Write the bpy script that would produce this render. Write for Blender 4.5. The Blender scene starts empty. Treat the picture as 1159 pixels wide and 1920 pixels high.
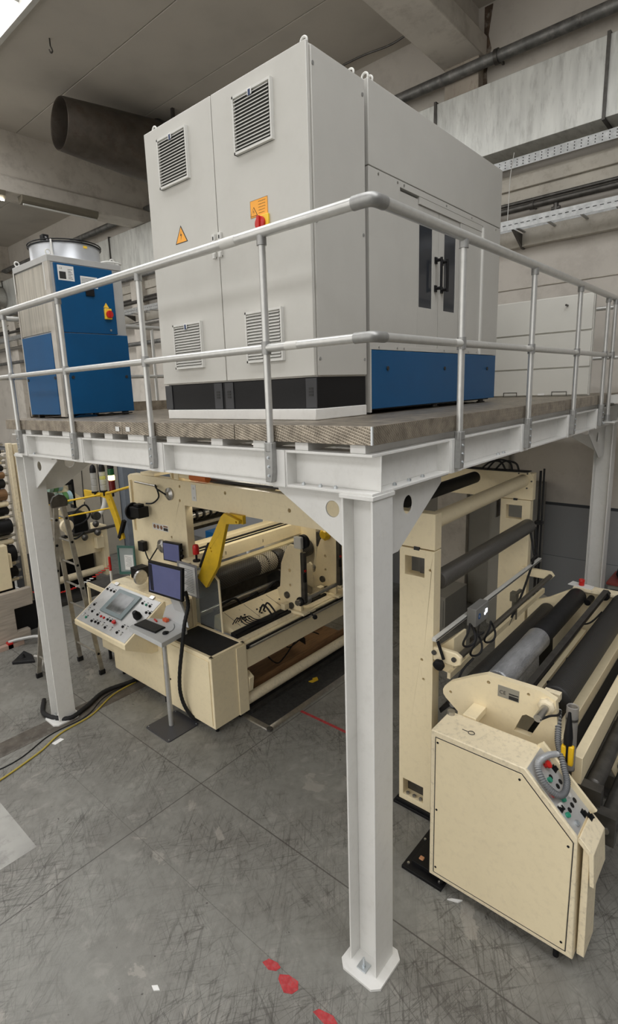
import bpy, bmesh, math, random
from mathutils import Vector, Matrix
random.seed(7)
S = bpy.context.scene
COL = S.collection
PI = math.pi

# ------------------------------------------------------------------ camera
CR = ((0.66880828, -0.7424082, -0.03905829), (-0.17411078, -0.10534059, -0.97907548), (0.72275924, 0.66161426, -0.19971393))
cam = bpy.data.cameras.new('camera'); camo = bpy.data.objects.new('camera', cam); COL.objects.link(camo)
m = Matrix.Identity(4)
for i in range(3):
    m[i][0] = CR[0][i]; m[i][1] = -CR[1][i]; m[i][2] = -CR[2][i]
m[0][3], m[1][3], m[2][3] = -2.6073, -1.7135, 4.138
camo.matrix_world = m
cam.sensor_fit = 'HORIZONTAL'; cam.sensor_width = 36; cam.lens = 1015.87 * 36 / 1159
cam.shift_x = (579.5 - 538.08) / 1159; cam.shift_y = -(960 - 937.17) / 1159
cam.clip_start = 0.05; cam.clip_end = 200
S.camera = camo
S.view_settings.view_transform = 'Standard'; S.view_settings.look = 'None'
S.view_settings.gamma = 1; S.view_settings.use_curve_mapping = False
S.view_settings.exposure = 0.2

# ------------------------------------------------------------------ world and lights
w = bpy.data.worlds.new('hall_ambient'); S.world = w; w.use_nodes = True
w.node_tree.nodes['Background'].inputs[0].default_value = (1.0, 0.97, 0.92, 1)
w.node_tree.nodes['Background'].inputs[1].default_value = 1.25

def area(name, loc, sx, sy, power, col=(1, 1, 1), rot=(0, 0, 0)):
    l = bpy.data.lights.new(name, 'AREA'); l.shape = 'RECTANGLE'; l.size = sx; l.size_y = sy
    l.energy = power; l.color = col
    o = bpy.data.objects.new(name, l); COL.objects.link(o); o.location = loc; o.rotation_euler = rot
    return o
area('skylight_daylight', (-0.2, 6.0, 10.6), 4.2, 30.0, 1500, (1.0, 0.98, 0.95))
area('rear_skylight_daylight', (-9.0, 2.0, 10.4), 4.2, 30.0, 1500, (1.0, 0.98, 0.95))

# ------------------------------------------------------------------ materials
def mat(name, c, rough=0.5, metal=0.0, var=0.06, scale=6.0, dirt=None, dscale=9.0, damt=0.5, bump=0.0, bscale=60.0, stretch=(1, 1, 1), spec=0.5):
    mt = bpy.data.materials.new(name); mt.use_nodes = True
    nt = mt.node_tree; N = nt.nodes; L = nt.links; b = N['Principled BSDF']
    b.inputs['Roughness'].default_value = rough; b.inputs['Metallic'].default_value = metal
    b.inputs['Specular IOR Level'].default_value = spec
    tc = N.new('ShaderNodeTexCoord'); mp = N.new('ShaderNodeMapping'); mp.inputs['Scale'].default_value = stretch
    L.new(tc.outputs['Object'], mp.inputs['Vector'])
    n = N.new('ShaderNodeTexNoise'); n.inputs['Scale'].default_value = scale; n.inputs['Detail'].default_value = 5
    L.new(mp.outputs[0], n.inputs['Vector'])
    r = N.new('ShaderNodeValToRGB'); r.color_ramp.elements[0].position = .3; r.color_ramp.elements[1].position = .7
    r.color_ramp.elements[0].color = tuple(x * (1 - var) for x in c) + (1,)
    r.color_ramp.elements[1].color = tuple(min(1, x * (1 + var)) for x in c) + (1,)
    L.new(n.outputs['Fac'], r.inputs['Fac']); out = r.outputs['Color']
    if dirt:
        n2 = N.new('ShaderNodeTexNoise'); n2.inputs['Scale'].default_value = dscale; n2.inputs['Detail'].default_value = 9
        n2.inputs['Roughness'].default_value = .7
        L.new(mp.outputs[0], n2.inputs['Vector'])
        r2 = N.new('ShaderNodeValToRGB'); r2.color_ramp.elements[0].position = .5; r2.color_ramp.elements[1].position = .74
        r2.color_ramp.elements[0].color = (0, 0, 0, 1); r2.color_ramp.elements[1].color = (damt,) * 3 + (1,)
        L.new(n2.outputs['Fac'], r2.inputs['Fac'])
        mx = N.new('ShaderNodeMixRGB'); mx.inputs['Color2'].default_value = tuple(dirt) + (1,)
        L.new(r2.outputs['Color'], mx.inputs['Fac']); L.new(out, mx.inputs['Color1']); out = mx.outputs['Color']
    L.new(out, b.inputs['Base Color'])
    if bump:
        n3 = N.new('ShaderNodeTexNoise'); n3.inputs['Scale'].default_value = bscale; L.new(mp.outputs[0], n3.inputs['Vector'])
        bp = N.new('ShaderNodeBump'); bp.inputs['Strength'].default_value = bump; bp.inputs['Distance'].default_value = .01
        L.new(n3.outputs['Fac'], bp.inputs['Height']); L.new(bp.outputs[0], b.inputs['Normal'])
    return mt

def emis(name, c, s):
    mt = bpy.data.materials.new(name); mt.use_nodes = True; b = mt.node_tree.nodes['Principled BSDF']
    b.inputs['Base Color'].default_value = tuple(c) + (1,); b.inputs['Emission Color'].default_value = tuple(c) + (1,)
    b.inputs['Emission Strength'].default_value = s
    return mt

def glass(name, c, alpha):
    mt = bpy.data.materials.new(name); mt.use_nodes = True; nt = mt.node_tree; N = nt.nodes; L = nt.links
    for x in list(N): N.remove(x)
    o = N.new('ShaderNodeOutputMaterial'); mx = N.new('ShaderNodeMixShader'); t = N.new('ShaderNodeBsdfTransparent'); g = N.new('ShaderNodeBsdfPrincipled')
    t.inputs[0].default_value = tuple(c) + (1,); g.inputs['Base Color'].default_value = tuple(c) + (1,); g.inputs['Roughness'].default_value = .08
    mx.inputs[0].default_value = alpha
    L.new(t.outputs[0], mx.inputs[1]); L.new(g.outputs[0], mx.inputs[2]); L.new(mx.outputs[0], o.inputs[0])
    return mt

WHITE = mat('white_painted_steel', (.74, .735, .71), .38, var=.03, scale=3, dirt=(.42, .40, .36), dscale=14, damt=.18)
ALU = mat('anodised_aluminium_tube', (.60, .60, .58), .32, .55, var=.05, scale=20)
FIT = mat('cast_tube_fitting', (.36, .36, .35), .45, .6, var=.08, scale=30)
GALV = mat('galvanised_steel', (.42, .43, .43), .42, .7, var=.18, scale=14, dirt=(.6, .61, .6), damt=.5)
ZINC = mat('zinc_bolt', (.55, .58, .60), .3, .8)
GREY = mat('light_grey_enclosure', (.51, .50, .465), .42, var=.02, scale=4, dirt=(.40, .39, .36), dscale=3.5, damt=.14, bump=.05, bscale=300)
GREYD = mat('light_grey_enclosure_door', (.56, .55, .51), .42, var=.02, scale=3, dirt=(.42, .40, .36), dscale=5, damt=.16, bump=.05, bscale=300)
BLACK = mat('black_plinth', (.008, .008, .009), .5, var=.1, spec=.25)
DARK = mat('dark_rubber', (.014, .014, .015), .6, var=.25, scale=12, spec=.3)
BLUE = mat('blue_panel', (.001, .075, .205), .42, var=.05, scale=3, bump=.05, bscale=250, spec=.3)
CREAM = mat('cream_machine_paint', (.90, .78, .53), .42, var=.02, scale=4, dirt=(.40, .32, .22), dscale=17, damt=.16)
CREAMW = mat('worn_cream_paint', (.88, .77, .55), .45, var=.03, scale=6, dirt=(.25, .20, .14), dscale=24, damt=.45)
IVORY = mat('ivory_plastic', (.66, .655, .62), .4, var=.02)
STEEL = mat('machined_steel', (.45, .44, .42), .28, .9, var=.12, scale=25)
STEELD = mat('dull_dark_steel', (.10, .095, .088), .42, .7, var=.25, scale=10)
PANELG = mat('grey_control_plate', (.50, .50, .49), .35, .3, var=.05, scale=12, dirt=(.3, .3, .3), damt=.2)
YELLOW = mat('yellow_paint', (.72, .46, .02), .42, var=.08, dirt=(.2, .13, .02), damt=.3)
ORANGE = mat('orange_sign', (.95, .42, .05), .5, var=.01)
SIGNY = mat('yellow_sign', (.95, .62, .05), .5, var=.01)
RED = mat('red_plastic', (.55, .015, .012), .3, var=.03)
REDP = mat('red_floor_paint', (.42, .035, .04), .6, var=.3, scale=25, dirt=(.16, .14, .13), dscale=30, damt=.8)
GREEN = mat('green_plastic', (.02, .26, .16), .35)
INK = mat('black_ink', (.02, .02, .02), .6)
PAPER = mat('white_paper', (.75, .75, .73), .7, var=.02)
WOOD = mat('brown_board', (.22, .12, .055), .6, var=.25, scale=5, stretch=(1, 8, 8))
CONC = mat('roof_concrete', (.50, .465, .41), .85, var=.10, scale=1.2, dirt=(.36, .32, .27), dscale=1.2, damt=.3, bump=.1, bscale=40)
BEAMC = mat('beam_concrete', (.60, .56, .50), .8, var=.08, scale=2, dirt=(.15, .12, .09), dscale=3, damt=.4)
PILM = mat('stained_pilaster_plaster', (.42, .37, .31), .85, var=.2, scale=2.5, dirt=(.12, .06, .035), dscale=5, damt=.9, stretch=(1, 1, .35))
ROLLW = mat('wrapped_film', (.36, .37, .39), .28, .35, var=.25, scale=16, bump=.7, bscale=70, stretch=(.35, 1, 1))
BOARD = mat('off_white_panel', (.62, .61, .56), .5, var=.02, scale=3)
DUCTM = mat('galvanised_duct_sheet', (.66, .67, .64), .40, .35, var=.14, scale=2.5, dirt=(.28, .28, .26), dscale=4, damt=.6, stretch=(1, 3, .6))
RUST = mat('old_iron_pipe', (.17, .17, .165), .5, .6, var=.35, scale=6, dirt=(.36, .35, .33), dscale=8, damt=.8)
EXH = mat('sooty_exhaust_sheet', (.10, .085, .07), .45, .55, var=.25, scale=4, dirt=(.07, .04, .03), dscale=6, damt=.7)
CABG = mat('grey_green_cupboard', (.28, .27, .24), .5, var=.04)

def floor_mat():
    mt = mat('scuffed_concrete_floor', (.235, .232, .210), .50, var=.12, scale=.8, bump=.08, bscale=90, spec=.4)
    nt = mt.node_tree; N = nt.nodes; L = nt.links; b = N['Principled BSDF']
    src = b.inputs['Base Color'].links[0].from_socket
    tc = N.new('ShaderNodeTexCoord')
    def ns(rot, sc, scale, det, dist, ramp, rough=.62):
        mp = N.new('ShaderNodeMapping'); mp.vector_type = 'POINT'; mp.inputs['Rotation'].default_value = (0, 0, rot); mp.inputs['Scale'].default_value = sc
        L.new(tc.outputs['Object'], mp.inputs[0])
        if rot:      # rotate first, stretch afterwards
            mp.inputs['Scale'].default_value = (1, 1, 1); m2 = N.new('ShaderNodeMapping'); m2.inputs['Scale'].default_value = sc; L.new(mp.outputs[0], m2.inputs[0]); mp = m2
        n = N.new('ShaderNodeTexNoise'); n.inputs['Scale'].default_value = scale; n.inputs['Detail'].default_value = det
        n.inputs['Roughness'].default_value = rough; n.inputs['Distortion'].default_value = dist
        L.new(mp.outputs[0], n.inputs['Vector']); r = N.new('ShaderNodeValToRGB'); cr = r.color_ramp
        while len(cr.elements) < len(ramp): cr.elements.new(.5)
        for e, (p, v) in zip(cr.elements, ramp): e.position = p; e.color = (v, v, v, 1)
        L.new(n.outputs['Fac'], r.inputs[0]); return r.outputs[0]
    def mul(a, b_):
        m_ = N.new('ShaderNodeMath'); m_.operation = 'MULTIPLY'; L.new(a, m_.inputs[0]); L.new(b_, m_.inputs[1]); return m_.outputs[0]
    def lay(f, col, prev):
        mx = N.new('ShaderNodeMixRGB'); mx.inputs['Color2'].default_value = tuple(col) + (1,); L.new(f, mx.inputs['Fac']); L.new(prev, mx.inputs['Color1']); return mx.outputs[0]
    c = lay(ns(0, (1, 1, 1), .75, 8, .3, [(.42, 0), (.68, .62)]), (.105, .095, .083), src)
    c = lay(ns(0, (1, 1, 1), 11, 6, 0, [(.45, 0), (.7, .35)]), (.12, .112, .10), c)
    c = lay(ns(0, (1, 1, 1), 5, 8, .6, [(.55, 0), (.66, .35)]), (.33, .315, .285), c)
    mk = ns(0, (1, 1, 1), .9, 3, 0, [(.40, 0), (.58, 1)])
    for rot, sc, scl in ((.7, (1, 16, 1), .7), (-.5, (1, 20, 1), .6), (1.9, (1, 14, 1), .8), (2.5, (1, 24, 1), .5), (.25, (1, 18, 1), .9)):
        c = lay(mul(ns(rot, sc, scl, 2.5, .25, [(.488, 0), (.5, .62), (.512, 0)], .5), mk), (.055, .05, .045), c)
    for rot in (.6, -.7, 2.2):
        c = lay(mul(ns(rot, (1, 4, 1), 4.5, 8, .5, [(.57, 0), (.66, .62)], .7), mk), (.065, .058, .05), c)
    c = lay(ns(.3, (1, 1, 1), 1.7, 10, .8, [(.635, 0), (.655, .5)], .6), (.36, .335, .295), c)
    c = lay(ns(.9, (1, 1, 1), 13, 3, .2, [(.73, 0), (.76, .8)], .5), (.04, .036, .032), c)
    sx = N.new('ShaderNodeSeparateXYZ'); L.new(tc.outputs['Object'], sx.inputs[0])
    def band(sock, v, hw, prev, col=(.05, .045, .04), amt=.75):
        a = N.new('ShaderNodeMath'); a.operation = 'SUBTRACT'; L.new(sock, a.inputs[0]); a.inputs[1].default_value = v
        d = N.new('ShaderNodeMath'); d.operation = 'ABSOLUTE'; L.new(a.outputs[0], d.inputs[0])
        e = N.new('ShaderNodeMath'); e.operation = 'LESS_THAN'; L.new(d.outputs[0], e.inputs[0]); e.inputs[1].default_value = hw
        f = N.new('ShaderNodeMath'); f.operation = 'MULTIPLY'; L.new(e.outputs[0], f.inputs[0]); f.inputs[1].default_value = amt
        mx = N.new('ShaderNodeMixRGB'); mx.inputs['Color2'].default_value = col + (1,)
        L.new(f.outputs[0], mx.inputs['Fac']); L.new(prev, mx.inputs['Color1']); return mx.outputs[0]
    for v in (.472, -3.6, 4.6): c = band(sx.outputs[0], v, .006, c)
    for v in (2.53, -1.6, 7.0): c = band(sx.outputs[1], v, .006, c)
    c = band(sx.outputs[0], -.37, .003, c, amt=.4)
    L.new(c, b.inputs['Base Color'])
    return mt
FLOOR = floor_mat()

def checker_mat(name, col, metal, rough, amt):
    mt = mat(name, col, rough, metal, var=.3, scale=9, dirt=tuple(x * .4 for x in col), dscale=12, damt=.8)
    nt = mt.node_tree; N = nt.nodes; L = nt.links; b = N['Principled BSDF']
    tc = N.new('ShaderNodeTexCoord'); hs = []
    for rz in (PI / 4, -PI / 4):
        mp = N.new('ShaderNodeMapping'); mp.inputs['Rotation'].default_value = (rz, rz * .7, rz); L.new(tc.outputs['Object'], mp.inputs[0])
        wv = N.new('ShaderNodeTexWave'); wv.inputs['Scale'].default_value = 22; L.new(mp.outputs[0], wv.inputs['Vector']); hs.append(wv)
    mm = N.new('ShaderNodeMath'); mm.operation = 'MULTIPLY'; L.new(hs[0].outputs['Fac'], mm.inputs[0]); L.new(hs[1].outputs['Fac'], mm.inputs[1])
    bp = N.new('ShaderNodeBump'); bp.inputs['Strength'].default_value = amt; bp.inputs['Distance'].default_value = .006
    L.new(mm.outputs[0], bp.inputs['Height']); L.new(bp.outputs[0], b.inputs['Normal'])
    return mt
DECK = checker_mat('checker_plate', (.36, .315, .255), .75, .40, .55)

def mesh_roll_mat(name, a, b_, scale):
    mt = mat(name, a, .55, .0); nt = mt.node_tree; N = nt.nodes; L = nt.links; b = N['Principled BSDF']
    tc = N.new('ShaderNodeTexCoord'); v = N.new('ShaderNodeTexVoronoi'); v.feature = 'DISTANCE_TO_EDGE'; v.inputs['Scale'].default_value = scale
    v.inputs['Randomness'].default_value = .35
    L.new(tc.outputs['Object'], v.inputs['Vector']); r = N.new('ShaderNodeValToRGB')
    r.color_ramp.elements[0].position = .05; r.color_ramp.elements[1].position = .16
    r.color_ramp.elements[0].color = tuple(a) + (1,); r.color_ramp.elements[1].color = tuple(b_) + (1,)
    L.new(v.outputs[0], r.inputs[0]); L.new(r.outputs[0], b.inputs['Base Color']); return mt
NETD = mesh_roll_mat('dark_netting', (.02, .02, .022), (.055, .05, .048), 45)
NETL = mesh_roll_mat('light_netting', (.03, .03, .03), (.66, .61, .50), 24)

def diamond_mat(name, dark, light, kx, ka, lw):
    mt = mat(name, light, .5); nt = mt.node_tree; N = nt.nodes; L = nt.links; b = N['Principled BSDF']
    tc = N.new('ShaderNodeTexCoord'); sx = N.new('ShaderNodeSeparateXYZ'); L.new(tc.outputs['Object'], sx.inputs[0])
    def M(op, a, b_=None, v=None):
        m_ = N.new('ShaderNodeMath'); m_.operation = op; L.new(a, m_.inputs[0])
        if b_ is not None: L.new(b_, m_.inputs[1])
        if v is not None: m_.inputs[1].default_value = v
        return m_.outputs[0]
    ang = M('MULTIPLY', M('ARCTAN2', sx.outputs[2], sx.outputs[1]), v=ka); xx = M('MULTIPLY', sx.outputs[0], v=kx)
    s1 = M('ABSOLUTE', M('SINE', M('ADD', xx, ang))); s2 = M('ABSOLUTE', M('SINE', M('SUBTRACT', xx, ang)))
    f = M('LESS_THAN', M('MINIMUM', s1, s2), v=lw)
    mx = N.new('ShaderNodeMixRGB'); mx.inputs['Color1'].default_value = tuple(light) + (1,); mx.inputs['Color2'].default_value = tuple(dark) + (1,)
    L.new(f, mx.inputs['Fac']); L.new(mx.outputs[0], b.inputs['Base Color']); return mt
NETB = diamond_mat('pale_diamond_net', (.03, .028, .026), (.60, .55, .44), 75, 11, .38)
NETC = diamond_mat('dark_diamond_net', (.016, .016, .017), (.075, .07, .065), 75, 11, .45)
def ribbed_mat(name, c, scale, rough=.5):
    mt = mat(name, c, rough); nt = mt.node_tree; N = nt.nodes; L = nt.links; b = N['Principled BSDF']
    tc = N.new('ShaderNodeTexCoord'); wv = N.new('ShaderNodeTexWave'); wv.inputs['Scale'].default_value = scale; wv.bands_direction = 'X'; wv.inputs['Distortion'].default_value = .6
    L.new(tc.outputs['Object'], wv.inputs['Vector']); bp = N.new('ShaderNodeBump'); bp.inputs['Strength'].default_value = .8; bp.inputs['Distance'].default_value = .004
    L.new(wv.outputs['Fac'], bp.inputs['Height']); L.new(bp.outputs[0], b.inputs['Normal']); return mt
RIBB = ribbed_mat('ribbed_black_roller_cover', (.022, .021, .02), 12)
RIBG = ribbed_mat('grooved_grey_roller_cover', (.085, .08, .072), 22, .4)
COIL = mat('condenser_fins', (.47, .44, .38), .5, .4, var=.22, scale=5, stretch=(1, 5, .3), bump=.5, bscale=60)
WALLM = None
def wall_mat():
    mt = mat('wall_plaster', (.54, .505, .455), .8, var=.07, scale=1.0, dirt=(.24, .21, .18), dscale=1.6, damt=.4)
    nt = mt.node_tree; N = nt.nodes; L = nt.links; b = N['Principled BSDF']; src = b.inputs['Base Color'].links[0].from_socket
    tc = N.new('ShaderNodeTexCoord'); sx = N.new('ShaderNodeSeparateXYZ'); L.new(tc.outputs['Object'], sx.inputs[0])
    def lt(v):
        a = N.new('ShaderNodeMath'); a.operation = 'LESS_THAN'; L.new(sx.outputs[2], a.inputs[0]); a.inputs[1].default_value = v; return a.outputs[0]
    c = src
    for v, col in ((2.10, (.05, .055, .062)), (2.05, (.265, .27, .275)), (1.175, (.12, .13, .145)), (1.165, (.28, .285, .29))):
        mx = N.new('ShaderNodeMixRGB'); mx.inputs['Color2'].default_value = col + (1,); L.new(lt(v), mx.inputs['Fac']); L.new(c, mx.inputs['Color1']); c = mx.outputs[0]
    L.new(c, b.inputs['Base Color']); return mt
WALLM = wall_mat()

# ------------------------------------------------------------------ mesh building
class MB:
    def __init__(s): s.v = []; s.f = []; s.mi = []
    def add(s, vs, fs, mi=0):
        b = len(s.v); s.v += [tuple(v) for v in vs]; s.f += [tuple(i + b for i in f) for f in fs]; s.mi += [mi] * len(fs); return s
    def box(s, x0, x1, y0, y1, z0, z1, mi=0):
        if x0 > x1: x0, x1 = x1, x0
        if y0 > y1: y0, y1 = y1, y0
        if z0 > z1: z0, z1 = z1, z0
        return s.add([(x0, y0, z0), (x1, y0, z0), (x1, y1, z0), (x0, y1, z0), (x0, y0, z1), (x1, y0, z1), (x1, y1, z1), (x0, y1, z1)],
                     [(0, 3, 2, 1), (4, 5, 6, 7), (0, 1, 5, 4), (1, 2, 6, 5), (2, 3, 7, 6), (3, 0, 4, 7)], mi)
    def obox(s, c, ax, ay, az, mi=0):      # box with half-axis vectors
        c, ax, ay, az = map(Vector, (c, ax, ay, az)); vs = []
        for k in (-1, 1):
            for a, b in ((-1, -1), (1, -1), (1, 1), (-1, 1)): vs.append(c + a * ax + b * ay + k * az)
        return s.add(vs, [(0, 3, 2, 1), (4, 5, 6, 7), (0, 1, 5, 4), (1, 2, 6, 5), (2, 3, 7, 6), (3, 0, 4, 7)], mi)
    def rings(s, rings, closed=False, cap=True, mi=0):
        n = len(rings[0]); vs = [p for r in rings for p in r]; fs = []
        R = len(rings)
        for i in range(R if closed else R - 1):
            for j in range(n):
                a = i * n + j; b = i * n + (j + 1) % n; c = ((i + 1) % R) * n + (j + 1) % n; d = ((i + 1) % R) * n + j
                fs.append((a, b, c, d))
        if cap and not closed: fs += [tuple(range(n))[::-1], tuple((R - 1) * n + j for j in range(n))]
        return s.add(vs, fs, mi)
    def cyl(s, p0, p1, r, r2=None, seg=20, mi=0, cap=True):
        p0 = Vector(p0); p1 = Vector(p1); r2 = r if r2 is None else r2
        d = (p1 - p0).normalized(); u = d.orthogonal().normalized(); v = d.cross(u)
        def ring(c, q): return [c + q * (math.cos(2 * PI * k / seg) * u + math.sin(2 * PI * k / seg) * v) for k in range(seg)]
        return s.rings([ring(p0, r), ring(p1, r2)], cap=cap, mi=mi)
    def lathe(s, p0, d, prof, seg=28, mi=0, hollow=False):    # prof: (distance along d, radius)
        p0 = Vector(p0); d = Vector(d).normalized(); u = d.orthogonal().normalized(); v = d.cross(u)
        return s.rings([[p0 + t * d + q * (math.cos(2 * PI * k / seg) * u + math.sin(2 * PI * k / seg) * v) for k in range(seg)] for t, q in prof], closed=hollow, mi=mi)
    def tube(s, pts, r, seg=10, sub=6, smooth=True, mi=0, closed=False, rib=0):
        P = [Vector(p) for p in pts]
        if smooth and len(P) > 2:
            Q = []; n = len(P)
            for i in range(n if closed else n - 1):
                if closed: a, b, c, d = P[i - 1], P[i], P[(i + 1) % n], P[(i + 2) % n]
                else: a, b, c, d = P[max(i - 1, 0)], P[i], P[i + 1], P[min(i + 2, n - 1)]
                for k in range(sub):
                    t = k / sub
                    Q.append(.5 * ((2 * b) + (c - a) * t + (2 * a - 5 * b + 4 * c - d) * t * t + (3 * b - a - 3 * c + d) * t ** 3))
            if not closed: Q.append(P[-1])
            P = Q
        rs = []; u = None; n = len(P)
        for i, p in enumerate(P):
            if closed: t = P[(i + 1) % n] - P[i - 1]
            else: t = P[min(i + 1, n - 1)] - P[max(i - 1, 0)]
            t = t.normalized()
            u = t.orthogonal().normalized() if u is None else (u - t * u.dot(t)).normalized()
            v = t.cross(u); q = r * (1 + (rib if i % 2 else -rib))
            rs.append([p + q * (math.cos(2 * PI * k / seg) * u + math.sin(2 * PI * k / seg) * v) for k in range(seg)])
        return s.rings(rs, closed=closed, mi=mi)
    def prism(s, pts, axis, a, b, holes=(), mi=0):
        # polygon (with circular or polygon holes) extruded along an axis: x:(y,z) y:(x,z) z:(x,y)
        def P(p, t): return {'x': (t, p[0], p[1]), 'y': (p[0], t, p[1]), 'z': (p[0], p[1], t)}[axis]
        bm = bmesh.new(); loops = [list(pts)]
        for h in holes:
            if len(h) == 3 and not hasattr(h[0], '__len__'):
                cx, cy, r = h; loops.append([(cx + r * math.cos(2 * PI * k / 24), cy + r * math.sin(2 * PI * k / 24)) for k in range(24)])
            else: loops.append(list(h))
        ed = []
        for lp in loops:
            vs = [bm.verts.new(P(p, a)) for p in lp]
            for i in range(len(vs)): ed.append(bm.edges.new((vs[i], vs[(i + 1) % len(vs)])))
        if len(loops) == 1:
            bm.faces.new(bm.verts[:])
        else: bmesh.ops.triangle_fill(bm, edges=ed, use_beauty=True)
        r = bmesh.ops.extrude_face_region(bm, geom=bm.faces[:])
        d = Vector(P((0, 0), b)) - Vector(P((0, 0), a))
        for e in r['geom']:
            if isinstance(e, bmesh.types.BMVert): e.co += d
        bm.verts.index_update()
        s.add([v.co.copy() for v in bm.verts], [tuple(v.index for v in f.verts) for f in bm.faces], mi); bm.free(); return s
    def text(s, t, size, org, right, up, depth=.001, mi=0):
        cu = bpy.data.curves.new('t', 'FONT'); cu.body = t; cu.size = size; cu.extrude = depth; cu.resolution_u = 2
        o = bpy.data.objects.new('t', cu); me = bpy.data.meshes.new_from_object(o)
        R = Vector(right).normalized(); U = Vector(up).normalized(); Nn = R.cross(U); O = Vector(org)
        s.add([O + v.co.x * R + v.co.y * U + v.co.z * Nn for v in me.vertices], [tuple(p.vertices) for p in me.polygons], mi)
        bpy.data.meshes.remove(me); bpy.data.objects.remove(o); bpy.data.curves.remove(cu); return s

def wloc(o):
    v = Vector((0, 0, 0))
    while o is not None: v += o.location; o = o.parent
    return v

def obj(name, mb, mats, parent=None, bevel=0.0, label=None, smooth=True, kind=None):
    me = bpy.data.meshes.new(name)
    if parent is None:
        xs = [v[0] for v in mb.v]; ys = [v[1] for v in mb.v]; zs = [v[2] for v in mb.v]
        base = Vector(((min(xs) + max(xs)) / 2, (min(ys) + max(ys)) / 2, min(zs)))
        if kind == 'structure': base = Vector((0, 0, 0))
    else: base = wloc(parent)
    me.from_pydata([tuple(Vector(v) - base) for v in mb.v], [], mb.f)
    if not isinstance(mats, (list, tuple)): mats = [mats]
    for mt in mats: me.materials.append(mt)
    for p, i in zip(me.polygons, mb.mi): p.material_index = min(i, len(mats) - 1)
    bm = bmesh.new(); bm.from_mesh(me); bmesh.ops.recalc_face_normals(bm, faces=bm.faces)
    for f in bm.faces: f.smooth = smooth
    for e in bm.edges:
        if len(e.link_faces) == 2 and e.calc_face_angle(0) > .6: e.smooth = False
    bm.to_mesh(me); bm.free()
    o = bpy.data.objects.new(name, me); COL.objects.link(o)
    if parent is None: o.location = base
    else: o.parent = parent
    if bevel:
        b = o.modifiers.new('bevel', 'BEVEL'); b.width = bevel; b.segments = 2; b.limit_method = 'ANGLE'; b.angle_limit = .7
    if label: o['label'] = label
    if kind: o['kind'] = kind
    return o
def objs(name, mb, mats, parent=None, **k):
    # every separate piece of the builder becomes an object of its own
    n = len(mb.v); par = list(range(n))
    def find(a):
        while par[a] != a: par[a] = par[par[a]]; a = par[a]
        return a
    for f in mb.f:
        r = find(f[0])
        for i in f[1:]:
            q = find(i)
            if q != r: par[q] = r
    isl = {}
    for i in range(n): isl.setdefault(find(i), []).append(i)
    cl = []
    for ids in isl.values():
        lo = [min(mb.v[i][a] for i in ids) - .0006 for a in range(3)]; hi = [max(mb.v[i][a] for i in ids) + .0006 for a in range(3)]
        c = [lo, hi, list(ids)]; again = True
        while again:
            again = False
            for o in cl:
                if all(o[0][a] <= c[1][a] and c[0][a] <= o[1][a] for a in range(3)):
                    cl.remove(o); c = [[min(o[0][a], c[0][a]) for a in range(3)], [max(o[1][a], c[1][a]) for a in range(3)], o[2] + c[2]]; again = True; break
        cl.append(c)
    out = []
    for lo, hi, ids in cl:
        S_ = set(ids); mp = {v: j for j, v in enumerate(ids)}; m_ = MB(); m_.v = [mb.v[i] for i in ids]
        for f, mi in zip(mb.f, mb.mi):
            if f[0] in S_: m_.f.append(tuple(mp[i] for i in f)); m_.mi.append(mi)
        out.append(obj(name, m_, mats, parent, **k))
    return out
def tag(o, label, cat, group=None, kind=None):
    o['label'] = label; o['category'] = cat
    if group: o['group'] = group
    if kind: o['kind'] = kind
    return o
def thing(name, label, cat, loc=(0, 0, 0), group=None):
    o = bpy.data.objects.new(name, None); COL.objects.link(o); o.location = loc; o.empty_display_size = .1
    return tag(o, label, cat, group)
def struct(name, mb, mt, **k): return obj(name, mb, mt, kind='structure', **k)
def dup(root, loc, label):
    r = root.copy(); COL.objects.link(r); r.location = loc; r['label'] = label
    for ch in list(root.children):
        c = ch.copy(); COL.objects.link(c); c.parent = r
        for g in list(ch.children):
            d = g.copy(); COL.objects.link(d); d.parent = c
    return r

# ------------------------------------------------------------------ structure
struct('floor', MB().box(-16, 7.0, -10, 32, -.2, 0), FLOOR)
struct('wall_back', MB().box(7.0, 7.25, -10, 32, 0, 9.93), WALLM)
struct('wall_right', MB().box(-16, 7.0, -10.2, -10, 0, 9.93), mat('dark_grey_cladding', (.13, .125, .12), .7, var=.05))
struct('wall_left', MB().box(-16, 7.0, 32, 32.2, 0, 9.93), WALLM)
ZC = 9.93
# roof slabs: skylight strips stay open at X -2.2..2.0 and X -11..-7
xs = [2.0, 3.475, 5.10, 7.25]
k = 0
for y0, y1 in ((-10, 2.62), (2.8, 11.65), (11.85, 21.25), (21.4, 32.2)):
    for a, b in zip(xs[:-1], xs[1:]):
        struct('ceiling', MB().box(a + .007, b - .007, y0, y1, ZC, ZC + .22), CONC, bevel=.01)
    struct('ceiling', MB().box(-7.0, -2.2, y0, y1, ZC, ZC + .22), CONC)
    struct('ceiling', MB().box(-16, -11.0, y0, y1, ZC, ZC + .22), CONC)
# joint covers above slabs keep the daylight out
struct('ceiling', MB().box(2.0, 7.25, -10, 32.2, ZC + .225, ZC + .3), CONC)
for i, (yb, zb) in enumerate(((2.48, 9.18), (11.5, 8.62), (21.1, 8.62))):
    pr = [(yb + .05, 10.2), (yb + .05, zb + .38), (yb - .10, zb + .31), (yb - .10, zb), (yb + .55, zb), (yb + .55, zb + .31), (yb + .42, zb + .38), (yb + .42, 10.2)]
    struct('trim_%d' % (i + 1), MB().prism(pr, 'x', -16, 7.0), BEAMC, bevel=.015)
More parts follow.
